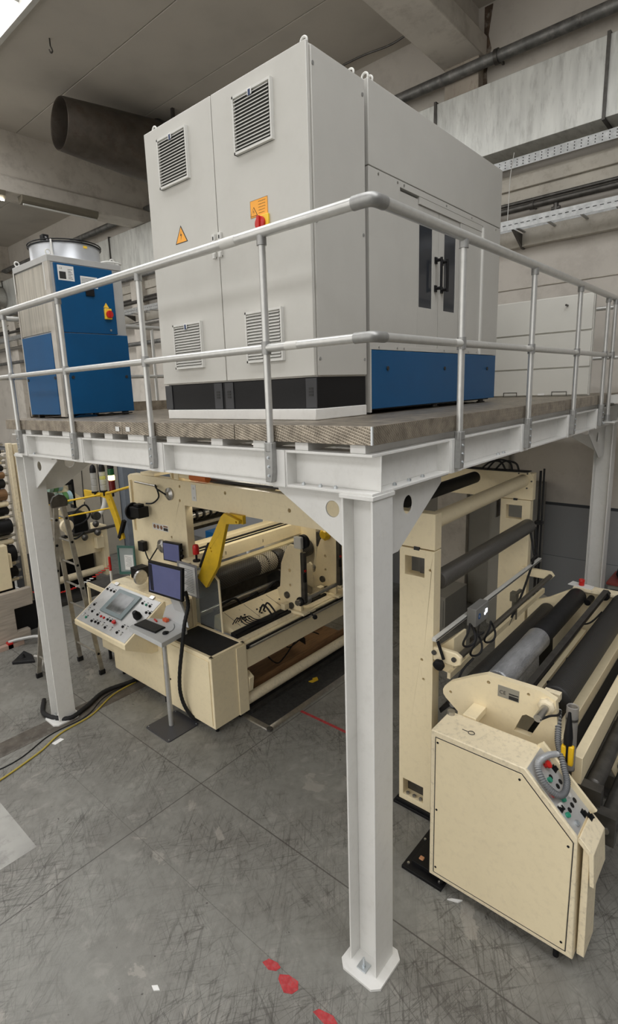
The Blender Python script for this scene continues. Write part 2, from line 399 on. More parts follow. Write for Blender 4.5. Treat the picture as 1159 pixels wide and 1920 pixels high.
# skylight frame and glazing
SKYG = glass('skylight_glazing', (.97, .98, 1.0), .12)
n = 1
for x0, x1 in ((-2.2, 2.0), (-11, -7)):
    fr = MB()
    for xx in (x0, x1 - .08): fr.box(xx, xx + .08, -10, 32, ZC - .05, ZC + .25)
    y = -9.0
    while y < 31: fr.box(x0, x1, y, y + .05, ZC + .12, ZC + .2); y += 1.5
    fr.box((x0 + x1) / 2 - .03, (x0 + x1) / 2 + .03, -10, 32, ZC + .12, ZC + .2)
    struct('window_%d' % n, MB().box(x0 + .08, x1 - .08, -10, 32, ZC + .205, ZC + .21), SKYG)
    f = struct('trim_%d' % (n + 3), fr, mat('skylight_frame_paint_%d' % n, (.55, .54, .50), .5)); n += 1
# pilasters on the back wall
for i, (yp, zp) in enumerate(((2.42, 9.18), (12.15, 8.62), (21.0, 8.62))):
    struct('trim_%d' % (i + 6), MB().box(6.80, 7.0, yp, yp + .58, 0, zp if i else 7.4), BEAMC, bevel=.01)
struct('trim_13', MB().box(6.80, 7.0, 2.42, 3.0, 7.4, 9.18), PILM, bevel=.01)
STAIN = mat('black_water_stain', (.09, .06, .04), .8, var=.6, scale=7, dirt=(.38, .34, .29), dscale=6, damt=1.0)
struct('trim_14', MB().prism([(2.33, 8.2), (2.42, 8.2), (2.43, 9.9), (2.30, 9.9), (2.36, 9.5), (2.31, 9.3), (2.37, 9.0)], 'x', 6.985, 7.0), STAIN)
# wall ledges (precast panel ribs)
lm = MB()
for z0, z1, d in ((7.10, 7.32, .10), (6.93, 7.10, .05), (6.22, 6.48, .14), (5.6, 5.62, .02)): lm.box(7.0 - d, 7.0, -10, 32, z0, z1)
struct('trim_9', lm, mat('ledge_plaster', (.50, .47, .41), .8, var=.1, scale=2, dirt=(.25, .2, .15), damt=.5), bevel=.02)
# grey cupboard-coloured wall section / sliding door behind the winding machine
struct('door_1', MB().box(6.9, 7.0, 1.72, 2.41, 0, 3.4).box(6.9, 7.0, 3.01, 3.6, 0, 3.4).box(6.885, 6.9, 1.72, 1.75, 0, 3.4), CABG, bevel=.005)

struct('trim_15', MB().box(-3.2, -1.06, 3.08, 4.1, 0, .0015), mat('paler_floor_patch', (.34, .335, .31), .5, var=.15, scale=3, dirt=(.12, .11, .10), dscale=4, damt=.8))
# ------------------------------------------------------------------ wall services
def along_y(name, x, z, y0, y1, r, mt, label, cat, clamps=(), seg=16):
    t = thing(name, label, cat, (x, y0, z))
    obj('pipe', MB().cyl((x, y0, z), (x, y1, z), r, seg=seg), mt, t)
    for yc in clamps:
        obj('clamp', MB().cyl((x, yc - .03, z), (x, yc + .03, z), r * 1.25, seg=seg).box(x, 6.985, yc - .015, yc + .015, z - .02, z + .02), STEELD, t)
    return t
along_y('water_pipe', 6.72, 9.00, -3, 30, .085, RUST, 'thick grey iron pipe running high on the back wall, above the sheet-metal duct', 'pipe', (2.1, 7.5, 12.6, 18))
t = thing('ventilation_duct', 'long rectangular galvanised sheet-metal duct on the back wall, right below the iron pipe', 'duct', (6.7, -3, 7.6))
y = -3.0; ys = [-3.0, .52, 3.02, 5.6, 8.2, 10.8, 13.2, 15.8, 18.4, 21, 25, 30]
for a, b in zip(ys[:-1], ys[1:]):
    obj('duct_section', MB().box(6.55, 6.98, a + .01, b - .01, 7.60, 8.60), DUCTM, t, bevel=.006)
for a in ys[1:-1]:
    obj('duct_flange', MB().box(6.52, 6.99, a - .02, a + .02, 7.57, 8.63), STEELD, t)
t = thing('perforated_channel', 'narrow perforated steel channel fixed under the rectangular duct', 'cable channel', (6.75, -3, 7.3))
hm = MB().box(6.72, 6.735, -3, 2.6, 7.36, 7.50, 1)
yy = -2.95
while yy < 2.55:
    for zz in (7.39, 7.43, 7.47): hm.cyl((6.715, yy, zz), (6.7215, yy, zz), .008, seg=8)
    yy += .09
obj('channel', hm, [INK, GALV], t)
along_y('conduit_pipe', 6.80, 6.78, -3, 28, .05, STEELD, 'dark pipe on the back wall, just above the cable tray', 'pipe', (1.5,))
along_y('thin_conduit_pipe', 6.86, 6.88, -3, 28, .028, STEELD, 'thin dark conduit right above the dark pipe on the back wall', 'pipe')
t = thing('cable_tray', 'open galvanised cable tray on brackets along the back wall', 'cable tray', (6.6, -3, 6.4))
obj('side_rail', MB().box(6.90, 6.91, -3, 26, 6.42, 6.56), GALV, t)
rg = MB(); sl = MB(); yy = -2.9
while yy < 26: rg.box(6.51, 6.90, yy, yy + .04, 6.425, 6.44); yy += .45
yy = -2.9
while yy < 14: sl.box(6.497, 6.5005, yy, yy + .05, 6.485, 6.495); yy += .09
objs('rung', rg, GALV, t); sl.box(6.50, 6.51, -3, 26, 6.42, 6.56, 1); obj('side_rail', sl, [INK, GALV], t)
for yb in (-1.2, 1.65, 4.6, 8.8, 12.6): obj('bracket', MB().prism([(6.46, 6.41), (7.0, 6.41), (7.0, 6.2), (6.9, 6.2)], 'y', yb, yb + .03), STEELD, t)
t = thing('sprinkler_valve', 'small dark valve hanging from the dark wall pipe', 'valve', (6.7, 1.2, 6.6))
obj('valve_body', MB().cyl((6.80, 1.15, 6.73), (6.80, 1.15, 6.62), .035).cyl((6.80, 1.09, 6.66), (6.80, 1.21, 6.66), .03), STEELD, t)
tag(obj('hanging_cable', MB().tube([(6.64, 1.75, 7.55), (6.60, 1.78, 7.2), (6.63, 1.8, 6.9), (6.6, 1.8, 6.5)], .006, seg=6), IVORY), 'thin pale cable hanging from the duct down to the cable tray', 'cable')
along_y('lower_wall_pipe', 6.8, 5.62, 8.8, 28, .06, RUST, 'grey pipe low on the back wall behind the chiller', 'pipe')
for i, (z, r) in enumerate(((7.42, .05), (6.15, .07))):
    along_y('wall_pipe', 6.75, z, 8.0, 29, r, (RUST, STEEL)[i], ('grey pipe under the duct at the left end of the back wall', 'pale pipe below the cable tray at the left end of the back wall')[i], 'pipe')
# exhaust fan mouth on the far left
t = thing('exhaust_nozzle', 'small round steel nozzle sticking out left of the chiller', 'nozzle', (6.4, 21.3, 8.0))
obj('nozzle_shell', MB().lathe((6.5, 21.2, 8.0), (-.8, -.35, 0), [(0, .45), (.5, .45), (.9, .30), (.9, .27), (.5, .4)], seg=24, hollow=True), STEEL, t)
# large conical exhaust pipe
t = thing('exhaust_duct', 'large dark conical sheet-metal exhaust duct hanging under the roof', 'duct', (3.3, 9.1, 9.3))
obj('cone', MB().lathe((3.2, 9.1, 9.27), (1, -.10, -.02), [(0, .44), (.02, .452), (1.0, .53), (2.0, .60), (2.05, .60), (2.0, .585), (1.0, .515), (.02, .43)], seg=40, hollow=True), EXH, t)
obj('flange_ring', MB().lathe((5.2, 8.9, 9.23), (1, -.10, -.02), [(0, .63), (.06, .63), (.06, .58), (0, .58)], seg=40, hollow=True), STEELD, t)
obj('pipe_run', MB().lathe((5.25, 8.89, 9.23), (1, -.10, -.02), [(0, .59), (.05, .6), (1.7, .6)], seg=36), EXH, t)
objs('hanger', MB().box(5.3, 5.36, 8.3, 8.36, 9.3, 9.93).box(5.3, 5.36, 9.4, 9.46, 9.3, 9.93), STEELD, t)
# lamps
for xl, yl in ((2.9, 3.55),):  # added fixture, hidden by the beams, brightens the winding machine
    t = thing('fluorescent_lamp', 'added fill lamp hidden under the deck above the net roll', 'lamp', (xl, yl, 3.40))
    obj('housing', MB().box(xl - .75, xl + .75, yl - .05, yl + .05, 3.44, 3.50), IVORY, t)
    obj('tube', MB().cyl((xl - .7, yl, 3.42), (xl + .7, yl, 3.42), .014, seg=10), emis('added_fill_tube', (1, .92, .76), 12), t)
    area('added_under_deck_fill', (xl, yl, 3.39), 1.4, .08, 32, (1, .92, .76))
def tube_lamp(x0, x1, lit, label):
    t = thing('fluorescent_lamp', label, 'lamp', (x0, 11.1, 8.5))
    obj('housing', MB().prism([(11.36, 8.62), (11.38, 8.52), (11.46, 8.46), (11.56, 8.46), (11.60, 8.62)], 'x', x0, x1), mat('lamp_housing', (.18, .16, .12), .5), t)
    obj('tube', MB().cyl((x0 + .03, 11.43, 8.44), (x1 - .03, 11.43, 8.44), .02, seg=10), emis('lit_tube', (1, .93, .8), 14) if lit else IVORY, t)
tube_lamp(3.35, 5.2, False, 'unlit fluorescent lamp mounted under the left concrete roof beam')
tube_lamp(1.0, 3.0, True, 'lit fluorescent lamp at the left edge under the concrete roof beam')
tag(obj('ceiling_hook', MB().cyl((2.53, 7.86, 9.93), (2.53, 7.86, 9.82), .012, seg=8).tube([(2.53, 7.86, 9.82), (2.56, 7.86, 9.76), (2.53, 7.86, 9.72), (2.50, 7.86, 9.76)], .012, seg=6), STEELD), 'small dark hook hanging from the flat ceiling near the skylight', 'hook')
tag(obj('ceiling_clip', MB().tube([(7.0, .95, 9.6), (6.9, 1.2, 9.88), (6.8, 1.55, 9.9)], .012, seg=6).cyl((6.88, 1.2, 9.8), (6.88, 1.2, 9.93), .05), STEELD), 'short rusty rod with clips under the ceiling in the upper right corner', 'rod')
tag(obj('roof_cable', MB().tube([(6.6, 3.3, 9.9), (6.65, 3.9, 9.85), (6.6, 4.6, 9.88), (6.6, 6.0, 9.88)], .018, seg=8), STEELD), 'dark cable running along the ceiling above the grey machine enclosure', 'cable')

# ------------------------------------------------------------------ steel mezzanine platform
PL = thing('steel_platform', 'white steel mezzanine platform with checker plate deck carrying the grey and blue units', 'platform', (0, 0, 0))
XE, YE = 6.30, 5.06       # far corners of the beam grid
ZB, ZT = 3.505, 3.75
def bolt(mb, p, d, r=.014, h=.014):
    d = Vector(d); mb.cyl(p, Vector(p) + d * h, r, seg=6); mb.cyl(Vector(p) + d * h, Vector(p) + d * (h + .006), r * .55, seg=8)
def column(x, y):
    # flanges parallel to XZ at y and y+.226, web in the plane x+.112
    c = MB().box(x, x + .225, y, y + .014, .02, 3.48).box(x, x + .225, y + .212, y + .226, .02, 3.48).box(x + .107, x + .118, y + .014, y + .212, .02, 3.48)
    o = obj('column', c, WHITE, PL, bevel=.003)
    e = .085; cc = .05; X0, X1, Y0, Y1 = x - e, x + .225 + .05, y - .06, y + .226 + .05
    obj('base_plate', MB().prism([(X0 + cc, Y0), (X1 - cc, Y0), (X1, Y0 + cc), (X1, Y1 - cc), (X1 - cc, Y1), (X0 + cc, Y1), (X0, Y1 - cc), (X0, Y0 + cc)], 'z', 0, .022), WHITE, o, bevel=.002)
    for sx in (-.025, .17):
        obj('washer_plate', MB().box(x + sx, x + sx + .075, y + .075, y + .15, .0225, .032), ZINC, o, bevel=.001)
        obj('anchor_bolt', MB().cyl((x + sx + .038, y + .112, .03), (x + sx + .038, y + .112, .048), .016, seg=6).cyl((x + sx + .038, y + .112, .048), (x + sx + .038, y + .112, .10), .009, seg=10), ZINC, o)
    obj('cap_plate', MB().box(x - .01, x + .235, y - .01, y + .236, 3.48, 3.505), WHITE, o, bevel=.002)
    return o
def gusset_x(xp, y0, sgn):       # plate in plane X = xp, reaching along Y
    pts = [(y0, 3.48), (y0 + sgn * .62, 3.48), (y0 + sgn * .62, 3.455), (y0 + sgn * .02, 3.10), (y0, 3.10)]
    obj('gusset_plate', MB().prism(pts, 'x', xp - .006, xp + .006, holes=[(y0 + sgn * .15, 3.37, .055)]).box(xp - .06, xp + .06, min(y0, y0 + sgn * .62), max(y0, y0 + sgn * .62), 3.48, 3.495), WHITE, PL, bevel=.002)
def gusset_y(yp, x0, sgn):
    pts = [(x0, 3.48), (x0 + sgn * .85, 3.48), (x0 + sgn * .85, 3.42), (x0 + sgn * .27, 3.04), (x0 + sgn * .2, 3.04), (x0 + sgn * .2, 3.2), (x0, 3.2)]
    pts = [(x0, 3.48), (x0 + sgn * .88, 3.48), (x0 + sgn * .88, 3.42), (x0 + sgn * .27, 3.04), (x0, 3.04)]
    obj('gusset_plate', MB().prism(pts, 'y', yp - .006, yp + .006, holes=[(x0 + sgn * .40, 3.34, .065)]).box(min(x0, x0 + sgn * .88), max(x0, x0 + sgn * .88), yp - .06, yp + .06, 3.48, 3.495), WHITE, PL, bevel=.002)
for cx, cy in ((0, 0), (0, 4.83), (6.05, 0), (6.05, 4.83)): column(cx, cy)
gusset_x(.112, .226, 1); gusset_y(.112, .2, 1)
gusset_x(.112, 4.83, -1); gusset_y(4.94, .2, 1)
gusset_x(6.162, .226, 1); gusset_y(.112, 6.07, -1)
gusset_x(6.162, 4.83, -1)
def ibeam(axis, a0, a1, c, hw=.1):
    m = MB()
    for lo, hi, u, v in ((-hw, hw, ZB, ZB + .016), (-hw, hw, ZT - .016, ZT), (-.005, .005, ZB + .016, ZT - .016)):
        if axis == 'y': m.box(c + lo, c + hi, a0, a1, u, v)
        else: m.box(a0, a1, c + lo, c + hi, u, v)
    obj('beam', m, WHITE, PL, bevel=.002)
ibeam('y', 0.0, YE, .1); ibeam('y', 0.0, YE, XE - .1); ibeam('x', .2, XE - .2, .1); ibeam('x', .2, XE - .2, YE - .1)
for xb in (2.1, 4.2): ibeam('y', .2, YE - .2, xb)
bb = MB()
for yy in (.30, .42, .56, 4.62, 4.70, 4.78): bolt(bb, (.045, yy, ZB + .016), (0, 0, 1))
for xx in (.32, .50, .68, 2.0, 2.12, 5.5, 5.65): bolt(bb, (xx, .045, ZB + .016), (0, 0, 1))
objs('bolt_row', bb, ZINC, PL)
# joists under the deck
yj = .06; JY = []
for y0, wd in ((.065, .11), (.50, .11), (.88, .12), (1.32, .13), (1.83, .18), (2.34, .25), (2.85, .14), (3.25, .14), (3.68, .16), (4.15, .16), (4.6, .14), (4.95, .1)):
    j = MB().box(.03, XE - .03, y0, y0 + wd, ZT, ZT + .052)
    obj('joist', j, WHITE, PL, bevel=.002)
# deck pans
XD = [-.005, 1.10, 2.50, 3.70, 5.0, 6.30]; YD = [-.005, 1.15, 2.62, 3.9, 5.2]
for a, b in zip(XD[:-1], XD[1:]):
    for c, d in zip(YD[:-1], YD[1:]):
        obj('deck_panel', MB().box(a + .003, b - .003, c + .003, d - .003, 3.803, 3.913), DECK, PL, bevel=.003)
# pale end seams of the deck pans at the corner
obj('corner_weld', MB().box(-.008, .004, -.008, .004, 3.806, 3.912), ZINC, PL)
def post_plates(axis, a):
    m = MB()
    if axis == 'y': m.box(-.012, .0, a - .10, a + .075, ZB, ZT).box(-.002, .1, a + .075, a + .087, ZB + .01, ZT - .01).box(-.002, .1, a - .112, a - .1, ZB + .01, ZT - .01)
    else: m.box(a - .075, a + .10, -.012, 0, ZB, ZT).box(a - .087, a - .075, -.002, .1, ZB + .01, ZT - .01).box(a + .10, a + .112, -.002, .1, ZB + .01, ZT - .01)
    obj('mounting_plate', m, WHITE, PL, bevel=.0015)
PY = [.772, 2.126, 3.477, 4.776]; PX = [1.07, 2.47, 3.88, 5.09]
for a in PY: post_plates('y', a)
for a in PX: post_plates('x', a)
obj('landing_plate', MB().box(5.28, 5.5, -.16, 0, 3.56, 3.575), WHITE, PL, bevel=.002)
st = MB().box(-.008, -.0055, 2.66, 2.72, 3.83, 3.87).box(-.008, -.0055, 2.49, 2.55, 3.83, 3.87)
obj('paper_sticker', st, PAPER, PL, label='small white paper sticker')

# guard rail round the near corner
GR = thing('guard_rail', 'silver tubular guard rail wrapping the near corner of the platform', 'railing', (0, 0, 3.5))
RO = -.03; ZR, ZM = 5.085, 4.40
def post(par, x, y, axis, z0=3.77, z1=ZR):
    p = obj('post', MB().cyl((x, y, z0), (x, y, z1 - .03), .0235, seg=18), ALU, par)
    if axis:
        pts = [(-.034, 3.80), (.034, 3.80), (.034, 3.66), (.034, 3.535), (-.022, 3.535), (-.034, 3.60)]
        b = MB()
        if axis == 'y': b.prism([(y + u, v) for u, v in pts], 'x', RO - .028, -.0125)
        else: b.prism([(x - u, v) for u, v in pts], 'y', RO - .028, -.0125)
        b.cyl((x, y, 3.74), (x, y, 3.80), .036, seg=18)
        br = obj('foot_bracket', b, FIT, p, bevel=.004)
        bo = MB()
        for zz in (3.58, 3.64, 3.70): bolt(bo, (RO - .028, y, zz) if axis == 'y' else (x, RO - .028, zz), (-1, 0, 0) if axis == 'y' else (0, -1, 0), r=.012, h=.004)
        objs('bolt', bo, ZINC, p)
    obj('tee_fitting', MB().cyl((x, y, z1 - .075), (x, y, z1 - .02), .031, seg=16), FIT, p)
    m = MB().cyl((x, y, ZM - .04), (x, y, ZM + .04), .031, seg=16)
    obj('cross_fitting', m, FIT, p)
    return p
def rail(par, name, p0, p1, r): return obj(name, MB().cyl(p0, p1, r, seg=20), ALU, par)
rail(GR, 'top_rail', (RO, .03, ZR), (RO, 5.16, ZR), .033); rail(GR, 'top_rail', (.03, RO, ZR), (5.40, RO, ZR), .033)
rail(GR, 'mid_rail', (RO, .03, ZM), (RO, 5.16, ZM), .0255); rail(GR, 'mid_rail', (.03, RO, ZM), (5.36, RO, ZM), .0255)
for z, r in ((ZR, .037), (ZM, .031)):
    obj('elbow_fitting', MB().tube([(RO, .085, z), (RO, .03, z), (RO + .012, RO + .012, z), (.03, RO, z), (.085, RO, z)], r, seg=18, sub=5), FIT, GR)
for a in PY: post(GR, RO, a, 'y')
for a in PX: post(GR, a, RO, 'x')
post(GR, 5.37, RO - .02, None, z0=3.59)
obj('end_foot', MB().cyl((5.37, RO - .02, 3.576), (5.37, RO - .02, 3.66), .036).cyl((5.37, RO - .02, 3.576), (5.37, RO - .02, 3.588), .06), FIT, GR)
objs('sleeve', MB().cyl((RO, 1.13, ZR), (RO, .99, ZR), .0338, seg=20).cyl((RO, .60, ZM), (RO, .50, ZM), .0262), IVORY, GR, label='pale maker sticker wrapped on the tube')
for xx in (.95, 2.28, 3.74): objs('sleeve', MB().cyl((xx, RO, ZM), (xx + .09, RO, ZM), .0262), IVORY, GR, label='pale sticker on the mid rail')
# rails on the two far sides
BR = thing('guard_rail', 'silver guard rail along the far wall side of the platform', 'railing', (6.4, 2.5, 3.9))
rail(BR, 'top_rail', (6.4, -1.1, ZR), (6.4, 5.25, ZR), .03); rail(BR, 'mid_rail', (6.4, -1.1, ZM), (6.4, 5.25, ZM), .025)
for a in (-1.05, .25, 1.6, 3.0, 4.4): obj('post', MB().cyl((6.4, a, 3.6), (6.4, a, ZR), .0235), ALU, BR)
obj('landing_beam', MB().box(6.30, 6.5, -1.2, 5.2, 3.55, 3.75).box(5.5, 6.5, -1.2, -.02, 3.8, 3.9), WHITE, BR, label='white steel edge beam below the rail')
SR = thing('guard_rail', 'silver guard rail at the left end of the platform behind the blue chiller', 'railing', (3, 5.22, 3.9))
rail(SR, 'top_rail', (.0, 5.22, ZR), (6.36, 5.22, ZR), .03); rail(SR, 'mid_rail', (.0, 5.22, ZM), (6.36, 5.22, ZM), .025)
for a in (.95, 2.2, 3.5, 4.8): obj('post', MB().cyl((a, 5.22, 3.7), (a, 5.22, ZR), .0235), ALU, SR)
obj('kick_plate', MB().box(.3, 6.25, 5.195, 5.2, 3.915, 4.05), DECK, SR)

# ------------------------------------------------------------------ grey control cabinet
CB = thing('control_cabinet', 'tall light grey two-door electrical cabinet on a black plinth, platform front', 'cabinet', (.4, .73, 3.913))
X0, X1, Y0, Y1 = .40, 1.04, .73, 2.50
obj('body', MB().box(X0 + .03, X1, Y0 + .004, Y1 - .004, 4.215, 6.262), GREY, CB, bevel=.004)
obj('side_panel', MB().box(X0 + .034, X1 - .012, Y0 - .012, Y0 + .004, 4.225, 6.25), GREY, CB, bevel=.003)
sc = MB()
for xx in (.45, 1.0):
    for zz in (4.34, 5.23, 6.15): sc.cyl((xx, Y0 - .012, zz), (xx, Y0 - .016, zz), .012, seg=10)
objs('screw', sc, FIT, CB)
objs('base_frame', MB().box(X0 - .0, X1, Y0, Y1 - .03, 3.915, 3.995), WHITE, CB, bevel=.006)
plm = obj('plinth', MB().box(X0 + .03, X1 - .005, Y0 + .005, Y1 - .03, 3.996, 4.214), BLACK, CB, bevel=.004)
pc = mat('plinth_corner_grey', (.035, .036, .04), .5)
cm = MB()
for ya in (.735, 1.60, 1.735, 2.42): cm.box(X0 + .022, X0 + .031, ya, ya + .10, 4.0, 4.21)
objs('plinth_corner', cm, pc, plm, bevel=.002)
dk = MB()
for ya in (.785, 1.65, 1.785):
    for r_ in range(3):
        dk.box(X0 + .0195, X0 + .0225, ya - .02, ya + .02, 4.085 + r_ * .022, 4.10 + r_ * .022)
objs('plinth_slot', dk, INK, plm)
def grille(par, yc, zc, wdt=.36, h=.37, xf=.40, badge=True):
    m = MB(); m.box(xf - .006, xf, yc - wdt / 2, yc + wdt / 2, zc - h / 2, zc + h / 2, 1)
    n = 16
    for i in range(n):
        z = zc - h / 2 + .02 + (h - .04) * i / (n - 1) - .004
        m.add([(xf - .006, yc - wdt / 2 + .012, z + .012), (xf - .026, yc - wdt / 2 + .012, z - .004), (xf - .026, yc - wdt / 2 + .012, z - .009), (xf - .006, yc - wdt / 2 + .012, z + .004),
               (xf - .006, yc + wdt / 2 - .012, z + .012), (xf - .026, yc + wdt / 2 - .012, z - .004), (xf - .026, yc + wdt / 2 - .012, z - .009), (xf - .006, yc + wdt / 2 - .012, z + .004)],
              [(0, 1, 2, 3), (7, 6, 5, 4), (0, 4, 5, 1), (1, 5, 6, 2), (2, 6, 7, 3), (3, 7, 4, 0)], 0)
    for s in (-1, 1): m.box(xf - .03, xf, yc + s * wdt / 2 - .012, yc + s * wdt / 2, zc - h / 2, zc + h / 2)
    m.box(xf - .03, xf, yc - wdt / 2, yc + wdt / 2, zc + h / 2 - .016, zc + h / 2).box(xf - .03, xf, yc - wdt / 2, yc + wdt / 2, zc - h / 2, zc - h / 2 + .016)
    o = obj('vent_grille', m, [IVORY, mat('vent_dark_mesh', (.10, .10, .095), .8)], par)  # pale slats over a dark backing
    # the little emblem on the top edge
    return o
def emblem(par, yc, zt, xf=.40):
    m = MB().box(xf - .0325, xf - .0305, yc - .02, yc + .02, zt - .045, zt - .003, 0).box(xf - .0335, xf - .0328, yc - .010, yc + .012, zt - .05, zt - .012, 1)
    return obj('emblem', m, [PAPER, mat('emblem_navy', (.01, .03, .10), .5)], par, label='tiny white and navy maker emblem')
dl = obj('door', MB().box(X0, X0 + .028, 1.648, Y1, 4.225, 6.268), GREYD, CB, bevel=.004, label='left door with two vents and a warning triangle')
dr = obj('door', MB().box(X0, X0 + .028, Y0, 1.640, 4.225, 6.268), GREYD, CB, bevel=.004, label='right door with main switch and two vents')
grille(dl, 2.115, 5.975); grille(dl, 2.09, 4.53); grille(dr, 1.21, 5.975); grille(dr, 1.19, 4.53)
emblem(dl, 2.115, 6.16); emblem(dl, 2.09, 4.715); emblem(dr, 1.21, 6.16)
for d_, ya in ((dl, 1.668), (dr, 1.598)):
    obj('handle', MB().box(X0 - .022, X0, ya, ya + .032, 5.26, 5.33).box(X0 - .018, X0, ya + .004, ya + .028, 5.165, 5.26).box(X0 - .03, X0 - .01, ya + .004, ya + .028, 5.15, 5.19), IVORY, d_, bevel=.003)
    obj('keyhole', MB().box(X0 - .0235, X0 - .022, ya + .01, ya + .022, 5.285, 5.31), INK, d_)
def tri_sign(par, yc, zc, h, xf, name='warning_triangle'):
    wd = h * .6
    m = MB().prism([(yc - wd, zc - h / 2), (yc + wd, zc - h / 2), (yc, zc + h / 2)], 'x', xf - .0012, xf, mi=1)
    k_ = .84; zo = zc - h * .035
    m.prism([(yc - wd * k_, zo - h / 2 * k_), (yc + wd * k_, zo - h / 2 * k_), (yc, zo + h / 2 * k_)], 'x', xf - .002, xf - .0012, mi=0)
    m.prism([(yc - h * .03, zc + h * .20), (yc + h * .10, zc - h * .08), (yc + h * .0, zc - h * .06), (yc + h * .04, zc - h * .33), (yc - h * .08, zc + .0), (yc + h * .02, zc - h * .01)][::-1], 'x', xf - .0026, xf - .002, mi=1)
    return obj(name, m, [ORANGE, INK], par, smooth=False)
tri_sign(dl, 2.095, 5.415, .135, X0)
sg = MB().box(X0 - .0015, X0, 1.108, 1.282, 5.352, 5.466, 0)
for a, b, c, d in ((1.108, 1.282, 5.352, 5.354), (1.108, 1.282, 5.464, 5.466), (1.108, 1.11, 5.352, 5.466), (1.28, 1.282, 5.352, 5.466)): sg.box(X0 - .0018, X0 - .0015, a, b, c, d, 1)
for i in range(5): sg.text('achtung spannung vor'[:18 - i], .0095, (X0 - .0017, 1.20, 5.446 - i * .019), (0, -1, 0), (0, 0, 1), .0002, 1)
obj('warning_sign', sg, [ORANGE, INK], dr, smooth=False)
tri_sign(dr, 1.246, 5.392, .06, X0 - .0016)
obj('main_switch', MB().box(X0 - .02, X0, 1.095, 1.20, 5.24, 5.35), SIGNY, dr, bevel=.004, label='yellow main switch plate')
obj('switch_knob', MB().lathe((X0 - .02, 1.165, 5.295), (-1, 0, 0), [(0, .046), (.016, .046), (.02, .04)]).box(X0 - .055, X0 - .035, 1.153, 1.177, 5.25, 5.34), RED, dr, bevel=.002)
def eyebolt(par, x, y, z, r=.026, axis='x'):
    m = MB().cyl((x, y, z), (x, y, z + .018), .02, seg=12)
    c = Vector((x, y, z + .018 + r))
    pts = [c + r * (Vector((0, math.cos(a), math.sin(a))) if axis == 'x' else Vector((math.cos(a), 0, math.sin(a)))) for a in [2 * PI * k_ / 16 for k_ in range(16)]]
    m.tube(pts, .0075, seg=8, smooth=False, closed=True)
    return obj('eye_bolt', m, IVORY, par)
for x, y in ((.47, .80), (.98, .80), (.98, 2.44), (.47, 2.44)): eyebolt(CB, x, y, 6.262)
# rusty patina marks nothing more; gap strip between cabinet and enclosure
# ------------------------------------------------------------------ machine enclosure
EN = thing('machine_enclosure', 'long light grey machine housing with sliding windowed door and blue base panels', 'machine housing', (2.4, 1.4, 3.913))
EX0, EX1, EY0, EY1 = 1.10, 3.63, .735, 2.50
DX0, DX1, DZ0, DZ1 = 1.55, 3.18, 4.44, 5.68
body = MB().box(EX0, EX1, EY0 + .06, EY1, 3.99, 6.30)
obj('body', body, GREY, EN, bevel=.004)
obj('top_panel', MB().box(EX0, EX1, EY0, EY0 + .06, 5.735, 6.30), GREY, EN, bevel=.004)
ring = MB().prism([(EX0, 4.42), (EX1, 4.42), (EX1, 5.727), (EX0, 5.727)], 'y', EY0, EY0 + .06, holes=[[(DX0, 4.455), (DX1, 4.455), (DX1, DZ1), (DX0, DZ1)]])
obj('front_frame', ring, GREY, EN, bevel=.0015)
obj('blue_panel', MB().box(EX0 + .025, 2.735, EY0 - .004, EY0 + .04, 3.955, 4.415), BLUE, EN, bevel=.004)
obj('blue_panel', MB().box(2.745, EX1 - .02, EY0 - .004, EY0 + .04, 3.955, 4.415), BLUE, EN, bevel=.004)
obj('corner_post', MB().box(EX0 - .0, EX0 + .02, EY0, EY0 + .05, 3.93, 4.42), GREY, EN)
obj('base_skirt', MB().box(EX0 + .03, EX1 - .03, EY0 + .06, EY1, 3.94, 3.99), BLACK, EN)
for xx in (1.2, 2.4, 3.52):
    for yy in (.85, 2.35): objs('foot', MB().cyl((xx, yy, 3.914), (xx, yy, 3.95), .03).cyl((xx, yy, 3.914), (xx, yy, 3.922), .045), STEELD, EN)
kb = MB()
for xx in (1.35, 2.37, 3.38): kb.cyl((xx, EY0 - .004, 4.275), (xx, EY0 - .012, 4.275), .017, seg=14)
objs('panel_lock', kb, INK, EN)
sc = MB()
for xx, zz in ((1.23, 5.70), (1.51, 5.705), (1.61, 5.705), (2.36, 5.705), (2.9, 5.705), (3.5, 5.70), (1.23, 4.44), (1.51, 4.44), (1.62, 4.44), (2.36, 4.44), (2.9, 4.44), (3.1, 4.44)):
    sc.lathe((xx, EY0, zz), (0, -1, 0), [(0, .010), (.004, .009), (.006, .004)], seg=10)
objs('screw', sc, STEEL, EN)
# fixed leaf left, sliding leaves with windows
obj('fixed_leaf', MB().box(DX0, 1.862, EY0 + .012, EY0 + .04, 4.455, 5.66), GREY, EN, bevel=.002)
def leaf(x0, x1, wx0, wx1, y0, hx, hz0, hz1, side):
    o = obj('sliding_door', MB().prism([(x0, 4.455), (x1, 4.455), (x1, 5.62), (x0, 5.62)], 'y', y0, y0 + .02, holes=[[(wx0, 4.80), (wx1, 4.80), (wx1, 5.50), (wx0, 5.50)]]), GREY, EN, bevel=.0015)
    obj('window_pane', MB().box(wx0, wx1, y0 + .008, y0 + .014, 4.80, 5.50), glass('smoked_door_glass', (.05, .055, .065), .75), o)
    h = MB().cyl((hx, y0 - .06, hz0 - .02), (hx, y0 - .06, hz1 + .02), .012, seg=12)
    for zz in (hz0, hz1): h.cyl((hx, y0, zz), (hx, y0 - .062, zz), .014, seg=12).box(hx - .02, hx + .02, y0 - .012, y0, zz - .028, zz + .028)
    obj('handle', h, BLACK, o)
leaf(1.865, 2.245, 1.89, 2.135, EY0 + .014, 2.19, 4.98, 5.22, 0)
